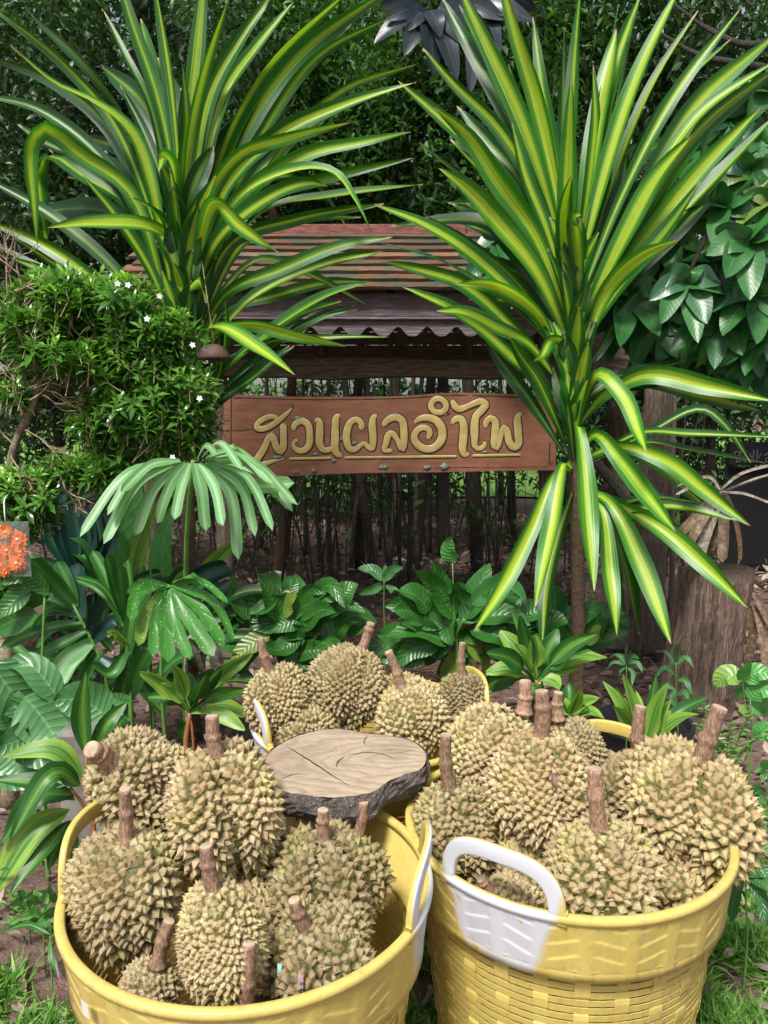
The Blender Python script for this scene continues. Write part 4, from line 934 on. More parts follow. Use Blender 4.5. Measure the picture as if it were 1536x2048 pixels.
LEFT = [
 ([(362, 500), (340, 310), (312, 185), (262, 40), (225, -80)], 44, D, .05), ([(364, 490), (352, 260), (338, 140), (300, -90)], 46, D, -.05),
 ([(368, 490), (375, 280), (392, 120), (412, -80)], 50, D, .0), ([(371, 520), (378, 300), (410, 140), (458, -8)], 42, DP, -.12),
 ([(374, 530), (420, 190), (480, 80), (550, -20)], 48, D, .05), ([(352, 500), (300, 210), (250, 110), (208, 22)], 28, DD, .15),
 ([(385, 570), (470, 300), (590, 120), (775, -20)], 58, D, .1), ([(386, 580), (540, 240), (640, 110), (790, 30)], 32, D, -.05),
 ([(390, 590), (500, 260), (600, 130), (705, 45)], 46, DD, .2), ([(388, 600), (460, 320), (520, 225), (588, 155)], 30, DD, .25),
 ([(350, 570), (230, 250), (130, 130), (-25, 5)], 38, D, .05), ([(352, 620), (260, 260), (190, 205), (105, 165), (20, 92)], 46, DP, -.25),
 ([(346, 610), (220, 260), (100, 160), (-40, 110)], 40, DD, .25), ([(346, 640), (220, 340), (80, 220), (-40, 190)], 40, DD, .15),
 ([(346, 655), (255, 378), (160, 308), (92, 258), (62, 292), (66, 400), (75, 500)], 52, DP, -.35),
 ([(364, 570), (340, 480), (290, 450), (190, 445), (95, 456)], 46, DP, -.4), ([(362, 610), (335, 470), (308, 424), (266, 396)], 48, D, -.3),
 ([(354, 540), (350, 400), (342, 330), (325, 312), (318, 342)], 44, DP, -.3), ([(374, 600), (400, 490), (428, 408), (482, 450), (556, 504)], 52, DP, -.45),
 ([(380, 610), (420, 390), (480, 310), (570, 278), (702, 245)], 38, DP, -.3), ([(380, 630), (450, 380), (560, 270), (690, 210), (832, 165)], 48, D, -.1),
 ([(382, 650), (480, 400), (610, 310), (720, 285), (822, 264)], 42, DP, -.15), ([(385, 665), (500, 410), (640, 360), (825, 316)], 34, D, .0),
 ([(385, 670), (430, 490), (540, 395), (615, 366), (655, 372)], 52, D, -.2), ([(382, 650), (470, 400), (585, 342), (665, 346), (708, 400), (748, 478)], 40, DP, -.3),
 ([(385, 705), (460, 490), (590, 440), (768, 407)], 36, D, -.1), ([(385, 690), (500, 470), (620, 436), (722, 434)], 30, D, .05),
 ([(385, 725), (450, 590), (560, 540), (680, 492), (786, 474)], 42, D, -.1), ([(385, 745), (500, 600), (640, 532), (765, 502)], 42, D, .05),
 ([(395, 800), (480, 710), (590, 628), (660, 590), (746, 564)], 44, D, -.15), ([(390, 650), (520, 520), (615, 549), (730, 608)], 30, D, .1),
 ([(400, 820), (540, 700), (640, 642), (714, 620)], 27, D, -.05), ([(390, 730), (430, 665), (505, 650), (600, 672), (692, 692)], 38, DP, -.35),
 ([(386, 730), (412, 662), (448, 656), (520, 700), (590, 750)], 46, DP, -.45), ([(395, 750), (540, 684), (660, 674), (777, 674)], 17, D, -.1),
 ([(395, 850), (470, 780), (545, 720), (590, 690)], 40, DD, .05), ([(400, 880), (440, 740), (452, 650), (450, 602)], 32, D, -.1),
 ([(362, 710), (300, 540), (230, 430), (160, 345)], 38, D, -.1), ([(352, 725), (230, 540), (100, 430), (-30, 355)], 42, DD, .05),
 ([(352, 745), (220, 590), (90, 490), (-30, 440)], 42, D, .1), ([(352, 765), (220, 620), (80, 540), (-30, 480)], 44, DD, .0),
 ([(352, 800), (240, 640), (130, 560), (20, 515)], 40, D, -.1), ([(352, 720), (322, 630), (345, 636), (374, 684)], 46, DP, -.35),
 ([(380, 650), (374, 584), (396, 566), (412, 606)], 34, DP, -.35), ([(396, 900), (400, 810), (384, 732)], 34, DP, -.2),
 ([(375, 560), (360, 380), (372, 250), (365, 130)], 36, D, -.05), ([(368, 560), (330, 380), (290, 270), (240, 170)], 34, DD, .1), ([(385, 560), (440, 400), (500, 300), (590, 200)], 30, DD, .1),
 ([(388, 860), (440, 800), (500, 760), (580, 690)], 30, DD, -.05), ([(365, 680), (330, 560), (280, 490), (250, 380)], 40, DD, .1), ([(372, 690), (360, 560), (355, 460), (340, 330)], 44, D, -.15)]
cane('striped_cane_plant', 'tall striped-leaf cane plant above the white-flowered shrub, long arching yellow-streaked leaves', 375,
     [(378, 1150), (376, 900), (372, 700), (368, 520), (366, 400)], 2.9, LEFT, 31)
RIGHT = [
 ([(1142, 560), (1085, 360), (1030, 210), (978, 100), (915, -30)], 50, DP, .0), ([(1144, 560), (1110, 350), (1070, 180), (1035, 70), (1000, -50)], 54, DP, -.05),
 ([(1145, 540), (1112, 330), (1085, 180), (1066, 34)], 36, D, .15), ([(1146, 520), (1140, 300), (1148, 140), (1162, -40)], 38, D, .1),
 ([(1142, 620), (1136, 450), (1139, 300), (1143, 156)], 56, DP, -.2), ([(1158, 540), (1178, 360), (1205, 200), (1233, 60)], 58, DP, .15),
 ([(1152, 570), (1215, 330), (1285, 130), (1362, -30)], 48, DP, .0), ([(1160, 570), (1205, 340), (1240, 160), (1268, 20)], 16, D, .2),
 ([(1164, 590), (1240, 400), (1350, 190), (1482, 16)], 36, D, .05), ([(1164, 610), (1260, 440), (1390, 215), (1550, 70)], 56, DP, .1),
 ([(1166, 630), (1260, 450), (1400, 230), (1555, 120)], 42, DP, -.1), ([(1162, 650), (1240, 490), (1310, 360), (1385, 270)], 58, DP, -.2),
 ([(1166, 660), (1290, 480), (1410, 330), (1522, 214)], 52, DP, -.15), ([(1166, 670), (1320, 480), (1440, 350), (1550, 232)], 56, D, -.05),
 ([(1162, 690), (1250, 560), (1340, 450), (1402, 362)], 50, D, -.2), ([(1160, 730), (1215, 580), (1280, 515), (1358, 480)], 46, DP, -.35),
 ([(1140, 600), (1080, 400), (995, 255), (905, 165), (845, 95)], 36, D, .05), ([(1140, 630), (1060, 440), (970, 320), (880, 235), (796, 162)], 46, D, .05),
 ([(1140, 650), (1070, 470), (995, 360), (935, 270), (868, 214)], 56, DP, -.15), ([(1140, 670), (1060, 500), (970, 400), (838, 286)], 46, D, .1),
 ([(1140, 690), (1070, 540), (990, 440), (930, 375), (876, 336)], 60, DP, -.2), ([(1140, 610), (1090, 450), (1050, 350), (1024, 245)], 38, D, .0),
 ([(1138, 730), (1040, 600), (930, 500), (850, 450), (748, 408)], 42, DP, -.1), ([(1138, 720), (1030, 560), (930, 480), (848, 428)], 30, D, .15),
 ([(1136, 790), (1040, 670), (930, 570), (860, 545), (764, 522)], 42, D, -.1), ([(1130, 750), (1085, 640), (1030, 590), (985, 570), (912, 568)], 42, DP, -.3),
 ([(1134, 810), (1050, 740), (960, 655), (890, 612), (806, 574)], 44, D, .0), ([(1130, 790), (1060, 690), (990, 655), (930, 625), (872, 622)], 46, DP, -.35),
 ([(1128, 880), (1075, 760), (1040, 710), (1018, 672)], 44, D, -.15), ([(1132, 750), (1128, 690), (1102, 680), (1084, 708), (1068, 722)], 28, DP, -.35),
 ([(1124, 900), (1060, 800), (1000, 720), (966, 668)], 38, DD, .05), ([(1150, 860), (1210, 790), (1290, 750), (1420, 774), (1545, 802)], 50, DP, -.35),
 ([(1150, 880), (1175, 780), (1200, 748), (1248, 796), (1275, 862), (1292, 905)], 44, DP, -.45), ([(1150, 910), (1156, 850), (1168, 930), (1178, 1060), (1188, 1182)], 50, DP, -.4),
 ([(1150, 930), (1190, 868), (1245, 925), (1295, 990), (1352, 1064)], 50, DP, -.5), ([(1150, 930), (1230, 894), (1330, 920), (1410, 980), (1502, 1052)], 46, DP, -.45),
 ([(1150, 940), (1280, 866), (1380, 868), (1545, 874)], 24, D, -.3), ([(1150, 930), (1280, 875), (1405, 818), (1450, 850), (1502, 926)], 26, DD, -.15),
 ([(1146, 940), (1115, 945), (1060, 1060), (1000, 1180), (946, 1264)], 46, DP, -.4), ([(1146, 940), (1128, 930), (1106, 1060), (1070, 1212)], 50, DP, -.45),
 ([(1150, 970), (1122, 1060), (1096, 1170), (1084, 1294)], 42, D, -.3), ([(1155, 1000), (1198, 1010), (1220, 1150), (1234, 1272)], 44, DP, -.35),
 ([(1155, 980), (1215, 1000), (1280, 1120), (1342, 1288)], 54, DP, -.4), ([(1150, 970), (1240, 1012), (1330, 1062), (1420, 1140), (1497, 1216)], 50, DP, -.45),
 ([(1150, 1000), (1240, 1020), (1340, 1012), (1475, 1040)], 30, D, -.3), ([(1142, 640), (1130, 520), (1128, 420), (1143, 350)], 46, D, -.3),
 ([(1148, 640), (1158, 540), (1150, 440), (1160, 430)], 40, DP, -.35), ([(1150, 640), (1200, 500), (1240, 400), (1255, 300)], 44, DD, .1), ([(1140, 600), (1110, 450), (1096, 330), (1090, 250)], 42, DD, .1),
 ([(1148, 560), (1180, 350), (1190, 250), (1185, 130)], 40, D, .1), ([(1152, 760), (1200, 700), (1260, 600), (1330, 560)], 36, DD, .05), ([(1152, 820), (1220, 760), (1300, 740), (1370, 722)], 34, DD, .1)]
cane('striped_cane_plant', 'tall striped-leaf cane plant covering the right end of the sign, lower leaves hanging straight down', 1145,
     [(1156, 1230), (1152, 1000), (1146, 800), (1144, 640), (1144, 520)], 2.8, RIGHT, 32)

# ------------------------------------------------------------------ white-flowered shrub at the left
def build_shrub():
    Y = 2.35; g = np.random.default_rng(14); r = random.Random(14)
    base = G(20, 1560, 0); base = Vector((P(10, 900, Y).x, Y, 0))
    root = thing('flowering_shrub', base, 'bushy small-leaved shrub with white star flowers and bare pale twigs', 'shrub')
    pads = [((80, 600), (95, 60)), ((200, 590), (110, 55)), ((260, 650), (95, 60)), ((120, 690), (110, 65)), ((230, 720), (110, 60)), ((340, 770), (90, 60)), ((290, 810), (120, 55)), ((370, 840), (65, 60)),
            ((210, 830), (75, 50)), ((330, 880), (70, 32)), ((230, 905), (55, 30)), ((40, 985), (75, 60)), ((30, 1045), (60, 30)), ((130, 925), (45, 25)), ((190, 935), (50, 30)), ((60, 660), (70, 60)), ((5, 1160), (28, 50)), ((300, 700), (80, 50)), ((20, 780), (40, 25)), ((110, 560), (60, 30)), ((335, 650), (60, 35))]
    tips = []
    for (cx, cy), (rx, ry) in pads:
        rx, ry = rx * .93, ry * .86; n = int(rx * ry / 46) + 5
        for k in range(n):
            a = r.uniform(0, 6.28); q = math.sqrt(r.random()); d = r.uniform(-1, 1)
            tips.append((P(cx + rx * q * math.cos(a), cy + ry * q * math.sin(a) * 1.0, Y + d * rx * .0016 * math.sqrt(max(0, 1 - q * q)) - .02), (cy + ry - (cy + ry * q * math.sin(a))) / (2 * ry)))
    pos, yd, up, sz, rn = [], [], [], [], []
    tw = MB()
    for tp, hi in tips:
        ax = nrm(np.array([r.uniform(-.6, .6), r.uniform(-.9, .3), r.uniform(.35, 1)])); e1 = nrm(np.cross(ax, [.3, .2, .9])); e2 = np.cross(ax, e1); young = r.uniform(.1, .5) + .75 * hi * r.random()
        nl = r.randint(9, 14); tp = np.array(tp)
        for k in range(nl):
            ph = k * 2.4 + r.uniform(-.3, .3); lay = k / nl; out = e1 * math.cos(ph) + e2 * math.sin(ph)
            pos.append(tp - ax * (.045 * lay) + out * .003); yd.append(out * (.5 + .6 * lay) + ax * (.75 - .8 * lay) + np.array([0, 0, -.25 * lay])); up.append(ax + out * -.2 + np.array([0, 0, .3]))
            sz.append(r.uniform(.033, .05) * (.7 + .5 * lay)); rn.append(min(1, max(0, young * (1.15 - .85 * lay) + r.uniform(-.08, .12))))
        V, F = tube_geo(np.array([tp - ax * .075 + g.normal(0, .012, 3), tp - ax * .035, tp]), [.0016, .0014, .001], 4, False); tw.add(V, F)
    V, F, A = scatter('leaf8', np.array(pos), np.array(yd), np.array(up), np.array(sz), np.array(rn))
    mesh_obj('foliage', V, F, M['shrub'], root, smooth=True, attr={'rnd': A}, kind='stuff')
    # limbs
    limbs = [([(10, 1300), (15, 1050), (25, 900), (55, 830), (70, 790)], .019), ([(30, 890), (70, 800), (100, 690), (110, 600)], .013), ([(55, 830), (130, 730), (180, 650), (200, 600)], .011),
             ([(60, 822), (110, 770), (150, 730), (230, 700), (270, 660)], .011), ([(20, 950), (110, 965), (180, 940), (240, 890), (330, 860)], .011), ([(150, 730), (230, 790), (300, 800), (360, 780)], .009), ([(180, 940), (260, 920), (330, 900)], .008),
             ([(15, 1050), (30, 1000), (50, 985)], .009), ([(100, 690), (60, 640), (50, 600)], .007), ([(10, 1300), (0, 1200), (5, 1150)], .008), ([(20, 780), (40, 820), (50, 840)], .006)]
    for pp, rad in limbs:
        p3 = spline([P(x, y, Y + r.uniform(-.03, .08)) for x, y in pp], 18); tube('branch', p3, np.linspace(rad, rad * .45, 18), M['twig'], root, 7, .1, int(rad * 1e4))
    b0 = P(10, 1300, Y); tube('trunk', spline([Vector((b0.x - .03, Y + .02, -.03)), Vector((b0.x + .01, Y, b0.z * .5)), b0 + Vector((0, 0, .03))], 10), np.linspace(.03, .02, 10), M['twig'], root, 10, .08, 4)
    # bare pale twigs
    def bare(x, y, a, L, d, Yt):
        if d == 0 or L < 5: return
        x2, y2 = x + math.cos(a) * L, y - math.sin(a) * L; p0, p1 = P(x, y, Yt), P(x2, y2, Yt + r.uniform(-.02, .02))
        V, F = tube_geo(spline([p0, (p0 + p1) / 2 + Vector((r.uniform(-.004, .004), 0, r.uniform(-.004, .004))), p1], 4), np.linspace(.0011 + d * .0006, .0008 + d * .0004, 4), 5, False); tw.add(V, F)
        for k in range(r.choice((2, 2, 3))): bare(x2, y2, a + r.uniform(-.75, .75), L * r.uniform(.6, .95), d - 1, Yt + r.uniform(-.015, .015))
    for x, y, a, L in ((20, 830, 1.2, 40), (45, 830, 2.0, 40), (60, 800, .6, 36), (30, 890, 2.4, 40), (5, 700, .8, 45), (15, 590, 1.6, 45), (50, 585, 1.9, 40), (30, 790, .3, 40), (85, 790, -.6, 30), (50, 860, -.5, 36), (90, 760, 1.2, 36), (0, 620, 1.0, 45),
                       (140, 720, .9, 30), (210, 690, .7, 30), (250, 760, .4, 26), (300, 900, .2, 26), (20, 910, -1.0, 34), (120, 950, -1.2, 30)):
        bare(x, y, a, L, 4, Y - .06)
    tw.build('twigs', M['twig'], root, kind='stuff')
    # star flowers
    for x, y in ((235, 567), (256, 570), (319, 592), (294, 638), (345, 915), (399, 797), (385, 690)):
        c = np.array(P(x, y, Y - .16)); b = MB(); ax = nrm(CAMP - c + np.array([r.uniform(-.4, .4), 0, r.uniform(0, .8)])); e1 = nrm(np.cross(ax, [.3, .2, .9])); e2 = np.cross(ax, e1)
        for k in range(5):
            a = k * 2 * math.pi / 5 + x; o = e1 * math.cos(a) + e2 * math.sin(a); s_ = np.cross(ax, o); R_ = .0085
            b.add([c, c + o * R_ * .6 + s_ * R_ * .38 + ax * .002, c + o * R_ * 1.15 + ax * .0005, c + o * R_ * .6 - s_ * R_ * .38 + ax * .002], [(0, 1, 2, 3)])
        V, F = tube_geo(np.array([c - ax * .022, c]), [.0012, .0018], 5); b.add(V, F)
        b.build('flower', M['flower'], root)
build_shrub()

# ------------------------------------------------------------------ generic leafy plants (leaves are traced parts)
def plant(name, label, base, Y, leaves, mat, kind, cat='plant', group=None, stem=None, stem_mat='green_stem', fold=.3, ripple=.04, facing=.7, zbase=0.0, leaf_name='leaf', seed=0, nseg=14, droop=None):
    b = P(base[0], base[1], Y); root = thing(name, (b.x, b.y, zbase), label, cat, group); r = random.Random(seed)
    for lf in leaves:
        pp, w = lf[0], lf[1]; mk = lf[2] if len(lf) > 2 and lf[2] else mat; dz = lf[3] if len(lf) > 3 else r.uniform(-.16, .08)
        n = len(pp)
        if n == 2:                        # add a bend
            (ax_, ay_), (bx_, by_) = pp; L = math.hypot(bx_ - ax_, by_ - ay_); pp = [pp[0], ((ax_ + bx_) / 2 + (by_ - ay_) * r.uniform(-.06, .06), (ay_ + by_) / 2 - abs(bx_ - ax_) * .16 - L * .03), pp[1]]; n = 3
        q = [(p[0], p[1], dz * (i / (n - 1)) ** 1.3) for i, p in enumerate(pp)]
        traced_leaf(root, q, Y, w, M[mk], kind, leaf_name, fold=fold * r.uniform(.6, 1.3), ripple=ripple, facing=facing, nseg=nseg)
    if stem:
        for pp, rad in stem:
            q3 = [P(p[0], p[1], Y + (p[2] if len(p) > 2 else 0)) for p in pp]
            if zbase == 0 and q3[0].z > .02: q3 = [Vector((q3[0].x, q3[0].y, -.02))] + q3      # every stalk grows from the ground
            p3 = spline(q3, 14); tube('stalk', p3, np.linspace(rad, rad * .6, 14), M[stem_mat], root, 7, .05, 3)
    return root
def ring(cx, cy, rx, ry, n, w, seed, a0=0, a1=6.283, jit=.2, inner=.12, mats=None):
    r = random.Random(seed); out = []
    for k in range(n):
        a = a0 + (a1 - a0) * (k + r.uniform(-.4, .4)) / n; s = r.uniform(1 - jit, 1 + jit * .6)
        out.append(([(cx + rx * inner * math.cos(a), cy + ry * inner * math.sin(a)), (cx + rx * s * math.cos(a), cy + ry * s * math.sin(a))], w * r.uniform(.8, 1.15), r.choice(mats) if mats else None))
    return out
def stalk_to_ground(x, y, Y, rad=.004, n=1): return None

# pale palm in front of the left cane plant
T = lambda tx, ty, mx, my, w, c=(386, 922), dz=-.15, mk=None: ([c, (mx, my), (tx, ty)], w * .8, mk, dz)
F1 = [T(165, 1086, 268, 958, 24), T(214, 1102, 288, 974, 26), T(262, 1062, 312, 985, 26), T(318, 1046, 345, 982, 28), T(356, 1052, 367, 985, 24), T(402, 1052, 396, 985, 34), T(440, 1062, 424, 985, 26), T(474, 1112, 452, 990, 28),
      T(502, 1086, 470, 980, 26), T(542, 1062, 484, 965, 24), T(586, 1036, 505, 952, 24), T(588, 1008, 495, 936, 22), T(552, 998, 478, 925, 22), T(540, 968, 462, 914, 20), T(520, 944, 450, 904, 18), T(488, 930, 436, 898, 18),
      ([(390, 950), (500, 985), (598, 962)], 30, None, -.05), T(240, 985, 310, 940, 22), T(205, 1040, 280, 955, 22), T(440, 905, 412, 905, 16)]
_r = random.Random(4); F1 = [([(c_[0] + (m_[0] - c_[0]) * .34, c_[1] + (m_[1] - 945) * .12), (m_[0] + d_ * .5 + (m_[0] - c_[0]) * .06, m_[1] - 12 - abs(d_) * .2), (t_[0] + d_ * 1.25, t_[1] + _r.uniform(-16, 16))], w_ * 1.0, mk_, dz_ + _r.uniform(-.12, .12)) for (pp_, w_, mk_, dz_) in F1 for k, d_ in ((0, _r.uniform(-8, 8)),) for c_, m_, t_ in (pp_,)]
plant('pale_palm', 'young palm with pale arching leaflets in front of the sign\'s lower left corner', (372, 1300), 2.08, F1, 'palm_light', 'ribbon', leaf_name='leaflet', fold=.2, facing=.8,
      stem=[([(372, 1480, .3), (370, 1250, .28), (374, 1060, .16), (386, 922, .03)], .010)], stem_mat='green_stem')
F2 = [T(262, 1242, 276, 1188, 34, (338, 1172)), T(276, 1292, 294, 1222, 36, (338, 1172)), T(306, 1314, 312, 1232, 34, (338, 1172)), T(336, 1324, 330, 1240, 48, (340, 1172)), T(428, 1312, 376, 1232, 46, (342, 1172)), T(446, 1290, 402, 1222, 40, (344, 1170)),
      T(466, 1284, 424, 1204, 34, (346, 1168)), T(456, 1206, 400, 1162, 22, (346, 1166)), T(252, 1186, 292, 1164, 24, (336, 1172)), T(380, 1318, 350, 1240, 36, (340, 1172)), T(410, 1170, 380, 1150, 20, (346, 1166))]
F2 = [(a_, w_ * .78, *rest_) for a_, w_, *rest_ in F2]
plant('spotted_palm', 'low palm leaf with drooping leaflets flecked with pale spots', (338, 1400), 2.02, F2, 'palm_spot', 'ribbon', leaf_name='leaflet', fold=.3, facing=.85, stem=[([(330, 1480, .04), (322, 1350, .04), (338, 1170)], .007)])
F3 = [([(148, 1210), (105, 1165), (60, 1118)], 34, None, -.1), ([(150, 1215), (135, 1165), (114, 1122)], 26), ([(160, 1238), (150, 1180), (158, 1126)], 40, 'palm_dark', .05), ([(150, 1222), (90, 1198), (26, 1214)], 16), ([(155, 1232), (105, 1222), (66, 1262)], 18), ([(165, 1245), (90, 1258), (0, 1296)], 22),
      ([(168, 1252), (110, 1260), (74, 1295)], 20), ([(172, 1262), (100, 1300), (20, 1340)], 24), ([(180, 1278), (120, 1290), (60, 1330)], 24), ([(182, 1282), (130, 1320), (92, 1384)], 36, 'palm_light', -.1), ([(186, 1290), (150, 1330), (124, 1372)], 26, 'palm_light', -.1), ([(190, 1300), (170, 1340), (150, 1370)], 20),
      ([(176, 1260), (200, 1210), (232, 1180)], 24, 'palm_dark'), ([(184, 1285), (230, 1240), (250, 1250)], 26, 'palm_dark'), ([(196, 1310), (170, 1355), (165, 1400)], 22), ([(200, 1315), (240, 1340), (270, 1400)], 24, 'palm_dark'), ([(205, 1330), (200, 1390), (190, 1440)], 22, 'palm_dark')]
plant('dark_palm', 'spreading feather palm frond low at the left beside the spotted palm', (215, 1400), 2.3, F3, 'palm', 'ribbon', leaf_name='leaflet', fold=.3, stem=[([(225, 1480, .03), (205, 1330), (165, 1245), (145, 1208)], .007)])
F4 = [([(248, 1250), (215, 1160), (184, 1100)], 24), ([(248, 1240), (225, 1160), (213, 1108)], 24), ([(250, 1245), (244, 1180), (238, 1130)], 26), ([(252, 1245), (262, 1180), (256, 1118)], 24), ([(245, 1235), (200, 1170), (150, 1152)], 12), ([(246, 1240), (195, 1180), (152, 1160)], 10), ([(252, 1290), (230, 1270), (216, 1272)], 18, 'cordy_s'),
      ([(255, 1310), (270, 1220), (300, 1165)], 30), ([(258, 1330), (245, 1400), (262, 1440)], 34), ([(256, 1320), (290, 1380), (330, 1430)], 28), ([(254, 1300), (220, 1350), (180, 1330)], 26), ([(258, 1330), (262, 1290), (264, 1270)], 40), ([(262, 1390), (280, 1330), (300, 1300)], 36)]
plant('upright_palm', 'upright young palm shoot with folded leaves on a yellow-green stem', (262, 1420), 2.2, F4, 'palm', 'ribbon', leaf_name='leaflet', fold=.5, stem=[([(264, 1480), (258, 1340), (248, 1240)], .010)])
# dark pleated fan leaf
FD = [([(168, 1160), (100 + 20 * k, 1090 - 6 * abs(3 - k)), (92 + 19 * k, 1012 + 5 * abs(k - 3))], 30, None, 0) for k in range(7)] + [([(120, 1060), (105, 1010), (92, 975)], 26, None, .05), ([(130, 1040), (118, 1005), (122, 970)], 26, None, .05)]
plant('pleated_palm_leaf', 'dark blue-green pleated fan palm leaf under the shrub', (168, 1300), 2.75, FD, 'palm_dark', 'ribbon', leaf_name='pleat', fold=.5, ripple=0, facing=1.0, stem=[([(180, 1420), (175, 1250), (168, 1158)], .008)])
plant('brown_edged_leaf', 'single long dull olive leaf hanging across the dark fan palm', (300, 1200), 2.6, [([(285, 970), (220, 978), (120, 1010)], 34, 'drac_dark', -.05)], 'drac_dark', 'lance', stem=[([(300, 1250), (300, 1080), (285, 970)], .005)])
plant('broad_backlit_leaves', 'pair of large yellow-green leaves standing behind the pale palm', (300, 1250), 2.8, [([(240, 1250), (240, 1080), (290, 960)], 60, 'broad_lt', .0), ([(330, 1240), (325, 1100), (350, 1000)], 50, 'broad_lt', 0), ([(270, 1240), (275, 1120), (310, 1010)], 36, 'cordy_s', 0), ([(370, 1240), (420, 1130), (500, 1060)], 36, 'cordy_s', 0), ([(380, 900), (420, 800), (450, 770)], 30, 'cordy_s', .1), ([(390, 920), (395, 820), (380, 740)], 32, 'cordy_s', .1)], 'broad_lt', 'lance', stem=[([(300, 1380), (300, 1300), (290, 1230)], .008)])
plant('fern_clump', 'broad dark leaves in the corner below the bag of orange flowers', (40, 1280), 2.2, [([(80, 1230), (30, 1240), (-20, 1265)], 60), ([(100, 1190), (50, 1150), (0, 1170)], 40), ([(60, 1160), (30, 1200), (-10, 1240)], 46), ([(100, 1165), (60, 1200), (20, 1200)], 40)], 'broad', 'lance', stem=[([(80, 1420), (85, 1300), (90, 1180)], .006)])

# broad-leaved clumps
CA = [([(650, 1290), (700, 1232), (756, 1246)], 56), ([(600, 1240), (640, 1195), (688, 1196)], 40), ([(590, 1250), (620, 1180), (655, 1186)], 36), ([(585, 1240), (600, 1190), (590, 1146)], 40), ([(560, 1240), (540, 1190), (516, 1150)], 44), ([(545, 1240), (510, 1200), (478, 1172)], 40),
      ([(600, 1260), (640, 1220), (672, 1226)], 44), ([(610, 1250), (590, 1240), (540, 1262)], 48), ([(620, 1270), (570, 1265), (530, 1290)], 46), ([(630, 1250), (615, 1290), (625, 1350)], 46), ([(600, 1270), (560, 1300), (520, 1290)], 44), ([(560, 1260), (500, 1240), (470, 1260)], 40), ([(540, 1270), (500, 1290), (460, 1330)], 44),
      ([(580, 1280), (585, 1330), (560, 1360)], 44), ([(520, 1290), (490, 1310), (480, 1350)], 40), ([(550, 1200), (530, 1215), (500, 1230)], 36), ([(620, 1200), (660, 1170), (690, 1215)], 34), ([(640, 1240), (690, 1210), (730, 1225)], 36), ([(500, 1240), (470, 1200), (466, 1150)], 30), ([(520, 1250), (545, 1210), (560, 1190)], 36), ([(640, 1280), (670, 1300), (660, 1330)], 40)]
def filler(cx, cy, rx, ry, n, l0, l1, w, seed, mats=None, dn=.25):
    r = random.Random(seed); out = []
    for k in range(n):
        a = r.uniform(0, 6.283); q = math.sqrt(r.random()); x, y = cx + rx * q * math.cos(a), cy + ry * q * math.sin(a); b = math.atan2(y - cy - ry * .9, (x - cx) * .7 + r.uniform(-.5, .5) * rx); L = r.uniform(l0, l1)
        tx, ty = x + math.cos(b) * L, y + math.sin(b) * L * .7 + L * .18
        out.append(([(x, y), ((x + tx) / 2, (y + ty) / 2 - L * .12), (tx, ty)], w * r.uniform(.75, 1.2), r.choice(mats) if mats else None, r.uniform(-.05, dn)))
    return out
CA += filler(580, 1270, 130, 80, 34, 70, 105, 40, 3);
plant('broad_leaf_clump', 'mass of shaded dark leaves behind the bright green rosette', (1090, 1330), 2.85, filler(1080, 1270, 120, 60, 34, 80, 120, 48, 9, ['broad', 'tree_leaf']), 'broad', 'ovate', stem=[([(1085, 1400), (1085, 1330), (1080, 1260)], .008)], facing=.8)
plant('dark_strap_clump', 'dark mass of long grassy leaves at the left behind the palm shoots', (200, 1400), 2.55, filler(210, 1300, 240, 130, 60, 150, 240, 26, 10, ['palm', 'palm_dark', 'palm', 'drac_dark'], .3), 'palm', 'ribbon', stem=[([(200, 1470), (200, 1380), (205, 1300)], .01)], fold=.4)
plant('broad_leaf_clump', 'clump of glossy dark green ribbed leaves beside the rotten log, left of it', (580, 1330), 2.55, CA, 'broad', 'ovate', stem=[([(580, 1420), (575, 1300), (570, 1240)], .008), ([(600, 1420), (605, 1320), (610, 1260)], .006)], facing=.8, ripple=.05)
CB = [([(905, 1262), (840, 1210), (770, 1212)], 62), ([(900, 1285), (830, 1262), (768, 1275)], 56), ([(908, 1236), (880, 1180), (866, 1122)], 64), ([(930, 1240), (955, 1180), (980, 1126)], 54), ([(906, 1226), (895, 1262), (906, 1292)], 40), ([(920, 1245), (980, 1195), (1040, 1196)], 56), ([(940, 1260), (990, 1270), (1040, 1300)], 52), ([(890, 1250), (830, 1232), (800, 1180)], 40),
      ([(900, 1290), (870, 1300), (850, 1330)], 44), ([(930, 1290), (960, 1310), (970, 1350)], 46), ([(950, 1240), (1010, 1230), (1060, 1250)], 50), ([(960, 1250), (1030, 1260), (1110, 1275)], 50), ([(970, 1290), (1010, 1310), (1020, 1350)], 44), ([(880, 1290), (820, 1300), (790, 1340)], 44), ([(910, 1300), (905, 1330), (880, 1360)], 40), ([(940, 1210), (1010, 1160), (1050, 1130)], 44, 'tree_leaf'), ([(900, 1200), (860, 1160), (830, 1140)], 36),
      ([(905, 1125), (898, 1100), (904, 1072)], 34, 'broad_lt', -.05), ([(990, 1290), (1060, 1300), (1110, 1330)], 44)]
CB += filler(930, 1270, 150, 70, 34, 70, 110, 46, 4)
plant('broad_leaf_clump', 'clump of glossy dark ribbed leaves with one pale heart-shaped leaf raised on a stalk', (920, 1330), 2.65, CB, 'broad', 'ovate', stem=[([(912, 1300), (908, 1220), (905, 1125)], .003), ([(920, 1420), (915, 1320), (912, 1250)], .008)], facing=.8, ripple=.05)
